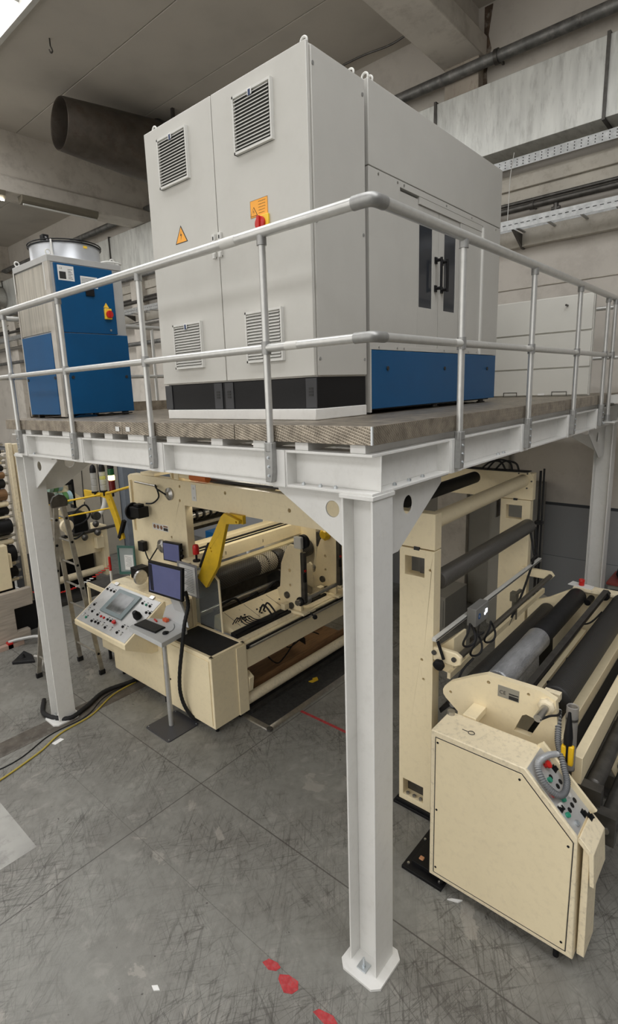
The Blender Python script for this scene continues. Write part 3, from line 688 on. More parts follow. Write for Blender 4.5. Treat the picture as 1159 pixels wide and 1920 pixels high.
leaf(2.255, 2.67, 2.36, 2.60, EY0 + .014, 2.31, 4.98, 5.22, 1)
obj('door_rail', MB().box(1.87, DX1 - .01, EY0 + .002, EY0 + .05, 5.622, 5.68), GREY, EN, bevel=.002)
obj('fixed_leaf', MB().box(2.68, DX1, EY0 + .006, EY0 + .04, 4.455, 5.64), GREY, EN, bevel=.002)
obj('door_stop_bar', MB().box(DX1 - .02, DX1 + .012, EY0 - .012, EY0 + .01, 4.42, 5.66), IVORY, EN, bevel=.002)
eyebolt(EN, 1.16, .80, 6.30); eyebolt(EN, 1.22, .80, 6.30)
# dark interior behind the smoked glass
# ------------------------------------------------------------------ blue chiller
CH = thing('chiller', 'blue and silver cooling unit with a fan drum on top, left end of the platform', 'chiller', (.75, 4.75, 3.913))
cx0, cx1, cy0, cy1 = .30, 1.19, 4.28, 5.17
obj('frame', MB().box(cx0 + .03, cx1, cy0 + .01, cy1, 3.96, 5.64).box(cx0, cx1, cy0, cy1, 5.585, 5.65), STEEL if False else mat('chiller_frame_sheet', (.50, .50, .49), .4, .35, var=.05), CH, bevel=.003)
obj('coil_panel', MB().box(cx0 + .01, cx0 + .03, cy0 + .11, cy1 - .02, 4.87, 5.57), COIL, CH)
cfm = mat('chiller_corner_sheet', (.52, .49, .44), .42, .35, var=.1)
objs('corner_panel', MB().box(cx0, cx0 + .03, cy0, cy0 + .10, 3.93, 5.585).box(cx0, cx0 + .02, cy1 - .02, cy1, 3.93, 5.585), cfm, CH, bevel=.002)
obj('lower_panel', MB().box(cx0 - .005, cx0 + .03, cy0 + .105, cy1 - .03, 3.955, 4.85), BLUE, CH, bevel=.003, label='blue lower side panel')
obj('lower_panel', MB().box(cx0 + .065, cx1 - .015, cy0 - .03, cy0 + .01, 3.955, 4.845), BLUE, CH, bevel=.003, label='blue lower front panel')
dd = obj('door', MB().box(cx0 + .065, 1.06, cy0 - .012, cy0 + .01, 4.855, 5.575), BLUE, CH, bevel=.003, label='blue upper door')
kn = MB()
for yy in (4.40, 5.10): kn.cyl((cx0 - .005, yy, 4.365), (cx0 - .012, yy, 4.365), .018, seg=14)
for xx in (.43, 1.11): kn.cyl((xx, cy0 - .03, 4.365), (xx, cy0 - .037, 4.365), .018, seg=14)
objs('panel_lock', kn, INK, CH)
yd = cy0 - .012
rp = MB().box(.40, .585, yd - .0015, yd, 5.40, 5.555, 0).box(.415, .49, yd - .0022, yd - .0015, 5.415, 5.49, 1)
rp.text('CE', .028, (.42, yd - .0017, 5.515), (1, 0, 0), (0, 0, 1), .0003, 1)
for i in range(7): rp.box(.515, .57 - .01 * (i % 3), yd - .002, yd - .0015, 5.42 + .016 * i, 5.425 + .016 * i, 1)
obj('rating_plate', rp, [PAPER, INK], dd, smooth=False)
rp = MB().box(.655, .86, yd - .0015, yd, 5.35, 5.47, 0)
for i in range(6): rp.box(.665, .85 - .02 * (i % 2), yd - .002, yd - .0015, 5.37 + .015 * i, 5.374 + .015 * i, 1)
obj('instruction_label', rp, [PAPER, INK], dd, smooth=False)
obj('display_unit', MB().box(.70, .80, yd - .02, yd, 5.26, 5.35), BLACK, dd, bevel=.003)
sw = MB().box(.905, .99, yd - .03, yd, 5.02, 5.14)
obj('isolator_switch', sw, SIGNY, dd, bevel=.004)
obj('isolator_knob', MB().lathe((.955, yd - .03, 5.075), (0, -1, 0), [(0, .042), (.018, .042), (.022, .03)]).box(.945, .965, yd - .07, yd - .045, 5.04, 5.11), RED, dd)
obj('warning_triangle', MB().prism([(.905, 5.15), (.975, 5.15), (.94, 5.205)], 'y', yd - .002, yd), SIGNY, dd)
obj('door_lock', MB().cyl((.97, yd, 4.90), (.97, yd - .01, 4.90), .012), STEEL, dd)
obj('fan_drum', MB().lathe((.75, 4.73, 5.65), (0, 0, 1), [(0, .40), (.03, .385), (.19, .385), (.20, .395), (.20, .36), (.02, .35)], seg=48, hollow=True), mat('fan_drum_sheet', (.55, .57, .60), .35, .4, var=.04), CH)
gm = MB()
for k_ in range(9): gm.tube([(.75 + (.05 + .042 * k_) * math.cos(a), 4.73 + (.05 + .042 * k_) * math.sin(a), 5.89 - .0008 * k_ * k_) for a in [2 * PI * j / 32 for j in range(32)]], .0035, seg=5, smooth=False, closed=True)
for j in range(8): gm.cyl((.75, 4.73, 5.895), (.75 + .40 * math.cos(j * PI / 4), 4.73 + .40 * math.sin(j * PI / 4), 5.845), .006, seg=6)
gm.tube([(.75 + .402 * math.cos(a), 4.73 + .402 * math.sin(a), 5.862) for a in [2 * PI * j / 40 for j in range(40)]], .007, seg=6, smooth=False, closed=True)
gm.tube([(.75 + .40 * math.cos(a), 4.73 + .40 * math.sin(a), 5.838) for a in [2 * PI * j / 40 for j in range(40)]], .006, seg=6, smooth=False, closed=True)
obj('fan_guard', gm, BLACK, CH)
fb = MB().cyl((.75, 4.73, 5.70), (.75, 4.73, 5.84), .09)
for j in range(6):
    a = j * PI / 3; fb.obox((.75 + .2 * math.cos(a), 4.73 + .2 * math.sin(a), 5.78), Vector((math.cos(a), math.sin(a), 0)) * .13, Vector((-math.sin(a), math.cos(a), .5)).normalized() * .05, (0, 0, .004))
objs('fan_blade', fb, BLACK, CH)
obj('motor_sensor', MB().box(.53, .60, 4.78, 4.86, 5.92, 5.99).cyl((.56, 4.82, 5.86), (.56, 4.82, 5.93), .02).tube([(.56, 4.80, 5.95), (.53, 4.70, 5.93), (.48, 4.55, 5.80), (.46, 4.52, 5.66)], .012, seg=8), BLACK, CH, bevel=.003)
obj('duct_elbow', MB().tube([(.46, 4.46, 5.86), (.455, 4.455, 5.80), (.455, 4.455, 5.74), (.46, 4.45, 5.66)], .012, seg=8), IVORY, CH)
obj('drum_label', MB().box(.775, .82, 4.343, 4.347, 5.79, 5.815), SIGNY, CH)
for x, y in ((cx0 + .04, cy1 - .05), (cx0 + .06, cy0 + .08), (cx1 - .06, cy0 + .08)): eyebolt(CH, x, y, 5.65, axis='y')
obj('lifting_sling', MB().tube([(.98, 4.36, 5.665), (1.05, 4.33, 5.68), (1.16, 4.32, 5.68), (1.22, 4.33, 5.67), (1.2, 4.38, 5.665), (1.1, 4.40, 5.665)], .012, seg=8), IVORY, CH)
objs('lift_strap', MB().box(cx0 - .004, cx0, cy0 + .085, cy0 + .105, 5.30, 5.58).box(cx0 - .004, cx0, cy1 - .03, cy1 - .01, 5.36, 5.60), IVORY, CH)
ft = MB()
for x in (cx0 + .06, cx1 - .1):
    for y in (cy0 + .06, cy1 - .1): ft.box(x, x + .06, y, y + .06, 3.914, 3.96)
objs('foot', ft, STEELD, CH)
tag(obj('folded_tarp', MB().prism([(.42, 3.914), (.72, 3.914), (.70, 3.935), (.6, 3.948), (.48, 3.94)], 'y', 4.32, 4.5), BLUE), 'folded blue sheet tucked under the cooling unit', 'sheet')
tag(obj('cable_bundle', MB().tube([(.75, 4.2, 3.93), (.85, 4.24, 3.94), (.95, 4.3, 3.93), (1.1, 4.22, 3.935), (1.2, 4.35, 3.93)], .008, seg=6), DARK), 'dark cables lying on the deck beneath the cooling unit', 'cable')

# ------------------------------------------------------------------ off-white slatted box at the far end
BX = thing('panel_crate', 'large off-white panelled crate standing at the far right end of the platform', 'crate', (5.3, 1.0, 3.913))
obj('body', MB().box(5.02, 5.09, .10, 2.4, 3.915, 5.14), BOARD, BX, bevel=.004)
for z0, z1 in ((3.93, 4.255), (4.275, 4.695), (4.715, 5.13)): obj('front_panel', MB().box(5.0, 5.02, .11, 2.39, z0, z1), BOARD, BX, bevel=.004)
for y0 in (.35, .97, 1.8): objs('handle_recess', MB().box(4.992, 5.0, y0, y0 + .18, 3.97, 3.975).box(4.992, 5.0, y0, y0 + .006, 3.92, 3.975).box(4.992, 5.0, y0 + .174, y0 + .18, 3.92, 3.975), STEELD, BX)
obj('paper_label', MB().box(4.997, 5.0, .62, .70, 3.93, 3.955), PAPER, BX)
tag(obj('latch_peg', MB().cyl((5.0, .40, 5.02), (4.93, .40, 5.02), .012), STEELD), 'small dark peg on the off-white crate near its top', 'peg')

# ================================================================== winding line under the platform
WM = thing('winding_machine', 'big cream winding machine with bridge-shaped side frames spanning under the platform', 'machine', (3, 3, 0))
NX0, NX1 = 1.60, 1.72
holes = [[(3.95, 1.25), (3.95, 2.71), (.77, 2.71), (.77, 2.70)]]
nf = [(5.26, .06), (5.26, 3.0), (5.20, 3.03), (.41, 3.03), (.41, 2.705), (3.95, 2.705), (3.95, .06)]
def circ(c, r, n=16): return (c[0], c[1], r)
obj('near_side_frame', MB().prism(nf, 'x', NX0, NX1, holes=[(3.14, 2.95, .02), (2.11, 2.86, .022), (4.05, 2.76, .018), (4.03, 2.95, .018), (4.3, 2.22, .018)]), CREAM, WM, bevel=.004)
obj('near_post', MB().prism([(.41, .06), (.755, .06), (.755, 2.695), (.41, 2.695)], 'x', NX0 - .01, NX1, holes=[[(.505, 2.44), (.70, 2.44), (.70, 2.62), (.505, 2.62)], [(.49, .12), (.71, .12), (.71, .30), (.49, .30)], (.52, 1.64, .013), (.45, 2.52, .012), (.50, 1.45, .012)]), CREAM, WM, bevel=.004)
objs('post_core', MB().box(NX0 + .09, NX0 + .10, .42, .745, .1, .35).box(NX0 + .09, NX0 + .10, .42, .60, 2.42, 2.65), STEELD, WM)
bo = MB()
for yy in (.53, .60, .67): bolt(bo, (NX0 + .02, yy, .12), (0, 0, 1), r=.018, h=.02)
objs('post_bolt', bo, STEEL, WM)
obj('joint_key', MB().box(NX0 - .013, NX0, .555, .61, 2.685, 2.715), INK, WM)
obj('post_foot', MB().box(1.555, 1.80, .38, .80, .0, .03).box(1.57, 1.76, .40, .78, .03, .06), BLACK, WM, bevel=.003)
ff = [(5.26, .06), (5.26, 3.03), (.48, 3.0), (.48, 2.66), (3.99, 2.66), (3.99, .06)]
obj('far_side_frame', MB().prism(ff, 'x', 4.32, 4.42), CREAM, WM, bevel=.004)
obj('far_post', MB().prism([(.50, .06), (.87, .06), (.87, 2.655), (.50, 2.655)], 'x', 4.31, 4.42, holes=[[(.60, 2.40), (.80, 2.40), (.80, 2.58), (.60, 2.58)]]), CREAM, WM, bevel=.004)
obj('joint_key', MB().box(4.305, 4.32, .66, .71, 2.645, 2.67), INK, WM)
obj('inner_dark_plate', MB().box(4.27, 4.40, .905, .915, 2.4, 2.62), STEELD, WM)  # thin dark plate beside the far post
obj('foot_block', MB().box(4.25, 4.48, .45, .9, 0, .06), BLACK, WM)
obj('tie_tube', MB().cyl((NX1, .55, 2.905), (4.32, .60, 2.905), .078, seg=24), CREAM, WM, label='round cream tie tube between the frames')
obj('tie_flange', MB().lathe((4.32, .60, 2.905), (-1, 0, 0), [(0, .13), (.02, .13), (.025, .1)]), CREAM, WM)
bo = MB()
for k_ in range(6): bolt(bo, (4.30, .60 + .105 * math.cos(k_ * PI / 3), 2.905 + .105 * math.sin(k_ * PI / 3)), (-1, 0, 0), r=.01)
objs('flange_bolt', bo, STEELD, WM)
def roller(par, y, z, x0, x1, r, mt, label=None, shaft=.025, ext=.06, name='roller'):
    o = obj(name, MB().lathe((x0, y, z), (1, 0, 0), [(0, r * .72), (.012, r * .95), (.02, r), (x1 - x0 - .02, r), (x1 - x0 - .012, r * .95), (x1 - x0, r * .72)], seg=32), mt, par, label=label)
    objs('shaft', MB().cyl((x0 - ext, y, z), (x0, y, z), shaft, seg=16).cyl((x1, y, z), (x1 + ext, y, z), shaft, seg=16), STEEL, o)
    return o
roller(WM, .48, 2.36, 1.80, 4.22, .088, RIBG, 'grooved grey guide roller')
roller(WM, 1.15, 2.93, 1.80, 4.15, .075, DARK, 'black top roller')
roller(WM, 2.4, 2.90, 1.80, 4.15, .075, DARK, 'black top roller')
# orange end of a top roller and knurled black deck on top
obj('top_shaft_head', MB().box(1.60, 1.70, 4.04, 4.14, 3.035, 3.13).cyl((1.65, 4.04, 3.09), (1.65, 3.82, 3.09), .04).cyl((1.65, 4.20, 3.09), (1.65, 4.17, 3.09), .065), CREAM, WM)
obj('orange_collar', MB().cyl((1.65, 3.82, 3.09), (1.65, 3.50, 3.09), .05), mat('orange_collar_paint', (.60, .16, .04), .5), WM)
obj('top_cover', MB().box(1.74, 3.2, 1.9, 3.7, 3.04, 3.07), NETD, WM)
obj('top_box', MB().box(1.62, 2.1, 4.62, 4.95, 3.035, 3.075), CREAM, WM)
# upright plate details
def motor_disc(y, z, r, mt=STEEL, xx=NX0): return MB().lathe((xx, y, z), (-1, 0, 0), [(0, r), (.025, r), (.03, r * .85), (.05, r * .4), (.07, r * .4)], seg=28)
obj('bearing_flange', motor_disc(4.25, 2.83, .085), STEEL, WM)
obj('bearing_flange', motor_disc(4.53, 2.06, .095), STEEL, WM)
obj('signal_cable', MB().tube([(NX0 - .07, 4.25, 2.83), (NX0 - .09, 4.42, 2.9), (NX0 - .05, 4.5, 2.93), (NX0 - .04, 4.46, 2.78), (NX0 - .06, 4.58, 2.68), (NX0 - .08, 4.72, 2.66)], .011, seg=8), DARK, WM)
obj('conduit_bar', MB().cyl((NX0 - .02, 5.05, 2.93), (NX0 - .02, 4.52, 2.91), .013), STEEL, WM)
obj('conduit_bar', MB().cyl((NX0 - .02, 5.17, 2.95), (NX0 - .02, 5.17, 2.2), .013), CREAM, WM)
mm = obj('drive_motor', MB().box(NX0 - .23, NX0 - .06, 4.70, 4.92, 2.47, 2.62).box(NX0 - .20, NX0 - .1, 4.74, 4.86, 2.62, 2.66), BLACK, WM, bevel=.008)
obj('motor_disc', MB().lathe((NX0 - .16, 4.93, 2.54), (0, 1, 0), [(0, .12), (.02, .125), (.05, .11)], seg=28), BLACK, mm)
obj('motor_shaft_end', MB().lathe((NX0 - .16, 4.98, 2.54), (0, 1, 0), [(0, .03), (.03, .035), (.05, .02)]), IVORY, mm)
lb = MB().box(NX0 - .002, NX0, 4.36, 4.73, 2.28, 2.37, 0)
for yy in (4.68, 4.60, 4.52): lb.cyl((NX0 - .002, yy, 2.325), (NX0 - .003, yy, 2.325), .03, seg=16, mi=2)
lb.box(NX0 - .003, NX0 - .002, 4.37, 4.47, 2.29, 2.33, 1).box(NX0 - .003, NX0 - .002, 4.37, 4.47, 2.34, 2.36, 2)
obj('pictogram_label', lb, [PAPER, INK, mat('label_brown', (.25, .12, .06), .5)], WM)
wp = MB().box(NX0 - .006, NX0, 3.69, 3.78, 2.79, 3.0)
for zz in (2.83, 2.95): bolt(wp, (NX0 - .006, 3.735, zz), (-1, 0, 0), r=.018, h=.006)
obj('bolted_plate', wp, PAPER, WM, label='white bolted joint plate')
obj('camera_box', MB().box(NX0 - .11, NX0 - .03, 4.86, 4.99, 1.94, 2.08), BLACK, WM, bevel=.006)
obj('sensor_cable', MB().tube([(NX0 - .08, 4.86, 1.96), (NX0 - .1, 4.8, 1.9), (NX0 - .1, 4.74, 1.84), (NX0 - .08, 4.66, 1.93), (NX0 - .07, 4.56, 2.04)], .01, seg=8), DARK, WM)
m2 = obj('drive_motor', MB().box(NX0 - .25, NX0 - .05, 4.84, 5.02, 1.56, 1.72), BLACK, WM, bevel=.008)
obj('pulley_wheel', MB().lathe((NX0 - .22, 4.84, 1.60), (0, -1, 0), [(0, .10), (.02, .11), (.045, .10), (.05, .05)], seg=26), STEEL, m2)
obj('beacon', MB().cyl((NX0 - .05, 3.72, 2.0), (NX0 - .05, 3.72, 2.02), .05).cyl((NX0 - .05, 3.72, 2.02), (NX0 - .05, 3.72, 2.10), .015), BLACK, WM)
obj('beacon_lens', MB().lathe((NX0 - .05, 3.72, 2.10), (0, 0, 1), [(0, .042), (.09, .042), (.12, .035), (.13, .01)]), RED, WM, label='red beacon lens')
obj('beacon_shelf', MB().box(NX0 - .12, NX0 + .3, 3.60, 3.95, 1.975, 2.0), CREAM, WM)
# cross ties
obj('cross_tie', MB().box(NX1, 4.32, 4.32, 4.50, 1.66, 1.86), CREAM, WM, bevel=.003)
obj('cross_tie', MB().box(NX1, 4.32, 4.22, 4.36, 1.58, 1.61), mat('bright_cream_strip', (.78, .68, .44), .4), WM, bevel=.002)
objs('tie_groove', MB().box(NX1, 4.30, 4.40, 4.43, 1.861, 1.875).box(NX1, 4.30, 4.50, 4.55, 1.80, 1.875), BLACK, WM)
obj('cross_tie', MB().box(NX1, 4.32, 4.62, 4.80, 1.80, 1.90), CREAM, WM, bevel=.003)
nm = MB(); nm.text('2', .06, (2.55, 4.316, 1.73), (1, 0, 0), (0, 0, 1), .0005).text('3', .06, (3.35, 4.316, 1.73), (1, 0, 0), (0, 0, 1), .0005)
obj('station_number', nm, INK, WM, label='station numbers on the cross tie')
objs('knife_bar', MB().cyl((NX1, 5.0, 2.25), (4.32, 5.0, 2.25), .05).box(NX1, 4.32, 5.05, 5.12, 2.05, 2.10), STEEL, WM)
kb = MB().cyl((NX1, 4.95, 2.42), (4.32, 4.95, 2.42), .07)
obj('blade_roller', kb, RIBG, WM)
kc = MB(); xx = 1.85
while xx < 4.25: kc.cyl((xx, 5.0, 2.25), (xx + .03, 5.0, 2.25), .075, seg=16); xx += .14
obj('blade_disc', kc, BLACK, WM, kind='stuff')
obj('rear_dark_sheet', MB().box(NX1, 4.3, 5.2, 5.215, 1.95, 2.85), STEELD, WM)  # added dark sheet so the opening behind the blades reads dark
obj('hand_wheel', MB().tube([(2.0, 4.6 + .09 * math.cos(a), 2.33 + .09 * math.sin(a)) for a in [2 * PI * j / 20 for j in range(20)]], .012, seg=6, smooth=False, closed=True).cyl((2.0, 4.52, 2.33), (2.0, 4.68, 2.33), .008).cyl((2.0, 4.6, 2.25), (2.0, 4.6, 2.41), .008), BLACK, WM)
roller(WM, 5.1, 2.62, 1.80, 4.25, .06, DARK)
# net covered roll
NR = thing('net_roll', 'dark roll wrapped in diamond netting with pale bands, inside the cream frame', 'roll', (3, 4.15, 1.45))
rr = .15
obj('core', MB().lathe((1.78, 4.15, 1.45), (1, 0, 0), [(0, rr * .9), (.02, rr), (1.25, rr)], seg=36), NETC, NR)
for a, b, q, mt in ((2.98, 3.16, .153, NETB), (3.19, 3.38, .153, NETB), (3.41, 3.56, .150, NETC), (3.59, 3.80, .153, NETB), (3.83, 4.28, .150, NETC)):
    obj('net_band', MB().lathe((a, 4.15, 1.45), (1, 0, 0), [(0, q - .01), (.015, q), (b - a - .015, q), (b - a, q - .01)], seg=36), mt, NR, label='pale netting band' if mt is NETB else None)
obj('dark_sleeve', MB().lathe((2.1, 4.15, 1.45), (1, 0, 0), [(0, rr + .001), (.005, rr + .003), (.4, rr + .003), (.405, rr + .001)], seg=36), NETC, NR)
obj('mandrel', MB().cyl((1.72, 4.15, 1.45), (4.32, 4.15, 1.45), .04), STEELD, NR)
obj('lower_bar', MB().cyl((NX1, 4.05, 1.10), (4.32, 4.05, 1.10), .04), STEEL, WM)
objs('pneumatic_hose', MB().tube([(2.0, 4.0, 1.1), (2.3, 3.9, 1.2), (2.5, 3.95, 1.05), (2.7, 3.85, 1.18), (2.9, 3.95, 1.04), (3.2, 3.9, 1.2), (3.4, 3.95, 1.0)], .018, seg=8).tube([(2.2, 3.9, 1.05), (2.5, 3.8, .98), (2.8, 3.85, 1.12), (3.1, 3.8, .98)], .014, seg=8), DARK, WM)
obj('lever_plate', MB().prism([(3.5, 1.02), (3.75, 1.30), (3.95, 1.35), (4.2, 1.2), (4.2, 1.0), (3.9, .92)], 'x', 3.3, 3.34, holes=[(3.9, 1.15, .03)]), STEELD, WM, bevel=.003)
obj('inner_guard_plate', MB().box(NX1, 4.3, 4.55, 4.57, .5, 1.35), STEELD, WM)
# lower deck with connector boxes
cb = MB().prism([(3.35, .98), (3.35, 1.05), (3.72, 1.17), (3.75, .98)], 'x', 1.78, 3.3)
cbo = obj('connector_deck', cb, CREAM, WM, bevel=.004)
sk = MB()
for gx in (2.0, 2.38, 2.85):
    for i in range(3):
        for j in range(2): sk.cyl((gx + i * .07, 3.42 + j * .09, 1.074 + j * .029), (gx + i * .07, 3.42 + j * .09, 1.085 + j * .029), .014, seg=10)
objs('socket', sk, BLACK, cbo)
ln = MB()
for gx in (1.93, 2.30, 2.75, 3.15): ln.obox((gx, 3.53, 1.1105), (.002, 0, 0), (0, .16, .052), (0, 0, .001))
objs('deck_seam', ln, INK, cbo)
nm = MB()
for i, s in enumerate('123'): nm.text(s, .035, (2.15 + .45 * i, 3.62, 1.141), (1, 0, 0), (0, .95, .31), .0005)
obj('socket_number', nm, INK, cbo)
hs = MB()
for i in range(5): hs.tube([(1.85 + .05 * i, 3.44, 1.09), (1.88 + .05 * i, 3.36, 1.19 - .01 * i), (1.95 + .05 * i, 3.26, 1.10), (2.3 + .05 * i, 3.22, 1.05)], .007, seg=6)
for i in range(2): hs.tube([(2.36 + .08 * i, 3.44, 1.09), (2.36 + .08 * i, 3.36, 1.22), (2.38 + .08 * i, 3.27, 1.15), (2.42 + .08 * i, 3.22, 1.03)], .013, seg=8)
obj('hose', hs, DARK, WM)
# guide beam with rails
gb = obj('guide_beam', MB().box(1.69, 4.32, 3.03, 3.24, .66, 1.0), CREAM, WM, bevel=.004)
obj('top_strip', MB().box(1.69, 4.30, 3.08, 3.19, 1.0, 1.012), CREAMW, gb)
objs('linear_rail', MB().box(1.69, 4.32, 3.00, 3.03, .93, .98).box(1.69, 4.32, 3.195, 3.235, 1.0, 1.04), BLACK, gb)
objs('linear_rail', MB().cyl((1.72, 2.985, .955), (4.3, 2.985, .955), .016), STEEL, gb)
obj('cable_chain', MB().box(1.72, 3.5, 3.25, 3.34, 1.0, 1.05), DARK, WM, bevel=.006)
obj('lower_tube', MB().cyl((1.70, 3.10, .18), (4.3, 3.10, .18), .072, seg=24), CREAMW, WM)
obj('floor_board', MB().box(1.72, 4.3, 3.22, 3.9, .04, .06), WOOD, WM)
obj('front_kick_board', MB().box(1.72, 4.3, 3.20, 3.22, .04, .30), WOOD, WM)
obj('base_rail', MB().box(1.72, 4.3, 3.0, 3.06, .0, .07), STEELD, WM)
obj('diagonal_strut', MB().obox((3.1, 3.4, .45), (.22, .05, -.18), (.02, .02, .04), (0, .01, 0)), BLACK, WM)
objs('floor_hose', MB().tube([(2.3, 3.35, .55), (2.5, 3.3, .3), (2.8, 3.4, .25), (3.1, 3.35, .5), (3.5, 3.4, .55)], .01, seg=6).tube([(2.7, 3.3, .6), (2.9, 3.4, .35), (3.3, 3.35, .45), (3.6, 3.4, .3)], .01, seg=6), DARK, WM)
obj('valve_box', MB().prism([(3.0, .52), (3.10, .58), (3.14, .50), (3.14, .34), (3.03, .32)], 'x', 1.70, 1.78), CREAM, WM, bevel=.005)
# roll arms
def roll_arm(par, x, full=True):
    pts = [(3.40, 1.70), (3.33, 1.86), (3.24, 2.0), (3.05, 2.0), (3.02, 1.95), (3.05, 1.05), (3.42, 1.05), (3.47, 1.20), (3.50, 1.30), (3.44, 1.34)]
    o = obj('roll_arm', MB().prism(pts, 'x', x, x + .05, holes=[(3.24, 1.62, .025), (3.24, 1.40, .02)]), CREAM, par, bevel=.004)
    obj('clamp_head', MB().box(x - .02, x + .05, 3.0, 3.13, 1.97, 2.14), IVORY, o, bevel=.015)
    obj('knob', MB().lathe((x + .05, 3.03, 2.06), (1, 0, 0), [(0, .10), (.05, .10), (.06, .06)], seg=20), BLACK, o)
    obj('slide_track', MB().box(x + .0, x + .06, 2.97, 3.03, 1.2, 1.92), STEELD, o)
    objs('bearing_cap', MB().lathe((x, 3.30, 1.24), (-1, 0, 0), [(0, .05), (.02, .05), (.03, .02)]).lathe((x, 3.22, 1.10), (-1, 0, 0), [(0, .045), (.03, .045)]), STEELD, o)
    obj('carriage', MB().box(x - .05, x + .22, 2.96, 3.30, 1.012, 1.05).box(x - .12, x - .02, 3.25, 3.33, 1.05, 1.14), CREAM, o, bevel=.003)
    obj('push_button', MB().box(x - .01, x + .03, 2.955, 2.98, 1.5, 1.62, 0).cyl((x + .02, 2.97, 1.66), (x + .02, 2.955, 1.66), .018, mi=1), [BLACK, RED], o)
    objs('clamp_knob', MB().cyl((x + .1, 2.96, 1.02), (x + .1, 2.90, .98), .012).lathe((x + .1, 2.90, .98), (0, -1, -.3), [(0, .03), (.03, .035), (.05, .02)]), BLACK, o)
    return o
a1 = roll_arm(WM, 2.80); a2 = roll_arm(WM, 3.62)
obj('chuck', MB().cyl((2.72, 3.05, 1.20), (2.86, 3.05, 1.20), .04).cyl((2.86, 3.05, 1.20), (2.95, 3.05, 1.20), .08), STEEL, a1)
obj('chuck_ring', MB().cyl((2.78, 3.05, 1.20), (2.88, 3.05, 1.20), .065), RED if False else BLACK, a1)
obj('expanding_shaft', MB().cyl((2.95, 3.05, 1.20), (3.62, 3.05, 1.20), .03), STEEL, WM, label='chrome shaft between the two roll arms')
obj('shaft_head', MB().box(3.66, 3.80, 2.98, 3.10, 1.14, 1.28), CREAM, a2, bevel=.004)
obj('yellow_knob', MB().lathe((3.62, 3.20, 1.98), (-1, 0, 0), [(0, .09), (.05, .10), (.10, .06)], seg=8), YELLOW, a2, label='yellow clamping knob')
obj('side_block', MB().box(3.95, 4.05, 3.6, 3.68, 1.62, 1.86), STEELD, WM)
obj('swing_bracket', MB().prism([(3.72, .90), (3.90, .95), (3.86, 1.30), (3.80, 1.34), (3.76, 1.30)], 'x', 3.9, 3.94), CREAM, WM, bevel=.003)
# far side wall behind the opening (cartons and cylinders on a shelf)
SH = thing('storage_shelf', 'low shelf of cleaning bottles and boxes behind the winding machine', 'shelf', (5.6, 7.6, 0))
obj('shelf_board', MB().box(5.4, 5.9, 6.6, 8.7, .45, .49).box(5.4, 5.9, 6.6, 8.7, 0.0, .04), CABG, SH)
obj('shelf_side', MB().box(5.4, 5.9, 6.57, 6.6, 0, .5).box(5.4, 5.9, 8.7, 8.73, 0, .5), CABG, SH)
def bottle(x, y, z, c, lab):
    t = thing('bottle', lab, 'bottle', (x, y, z), 'bottles on the shelf behind the winding machine')
    obj('bottle_body', MB().lathe((x, y, z), (0, 0, 1), [(0, .05), (.16, .05), (.20, .02), (.24, .02)], seg=14), c, t)
    obj('cap', MB().cyl((x, y, z + .24), (x, y, z + .28), .024, seg=12), RED, t)
for i, (yy, c, lab) in enumerate(((7.75, PAPER, 'white bottle with red cap, left one of two on the low shelf'), (7.0, PAPER, 'white bottle with red cap, right one of two on the low shelf'))): bottle(5.55, yy, .49, c, lab)
tag(obj('blue_crate', MB().box(5.45, 5.8, 8.0, 8.4, .49, .85), BLUE, bevel=.01), 'blue crate on the low shelf behind the winding machine', 'crate')
tag(obj('carton', MB().box(5.45, 5.8, 7.2, 7.6, .49, .82).box(5.44, 5.45, 7.38, 7.42, .49, .82), PAPER, bevel=.004), 'pale carton between the bottles on the low shelf', 'box')
tag(obj('beige_cabinet', MB().box(5.0, 5.8, 3.5, 4.7, 0, 1.75).box(4.985, 5.0, 4.2, 4.22, 0.05, 1.7), CREAM, bevel=.01), 'beige cabinet behind the net roll of the winding machine', 'cabinet')

# yellow guard arms
def yellow_arm(par, x, pts, label, pad, holes):
    a = obj('guard_arm', MB().prism(pts, 'x', x, x + .05, holes=holes), YELLOW, par, bevel=.003, label=label)
    obj('grip_pad', MB().obox(*pad), BLACK, a)
    return a
t = yellow_arm(WM, 1.50, [(3.13, 2.68), (3.07, 2.73), (2.81, 2.67), (2.82, 2.63), (3.04, 2.60), (3.25, 2.03), (3.50, 1.70), (3.66, 1.80), (3.39, 2.29)],
           'yellow angled guard arm hanging in the opening of the cream frame', ((1.525, 3.50, 2.13), (.028, 0, 0), (0, .014, .008), (0, .10, -.17)), [(2.86, 2.65, .012), (3.36, 2.25, .012), (3.35, 2.21, .012)])
obj('pivot_bar', MB().box(1.55, 1.60, 2.80, 3.05, 2.62, 2.72), YELLOW, t)
# acrylic guard
AG = thing('acrylic_guard', 'clear guard panel in a thin cream frame on the end of the machine console', 'guard panel', (1.66, 3.45, 1.04))
obj('guard_frame', MB().tube([(1.66, 3.93, 1.97), (1.66, 3.70, 1.97), (1.66, 3.44, 1.76), (1.66, 3.42, 1.05)], .016, seg=8, smooth=False), CREAM, AG)
obj('clear_sheet', MB().prism([(3.94, 1.06), (3.94, 1.94), (3.70, 1.94), (3.45, 1.74), (3.44, 1.06)], 'x', 1.655, 1.66), glass('clear_acrylic', (.75, .78, .78), .12), AG)

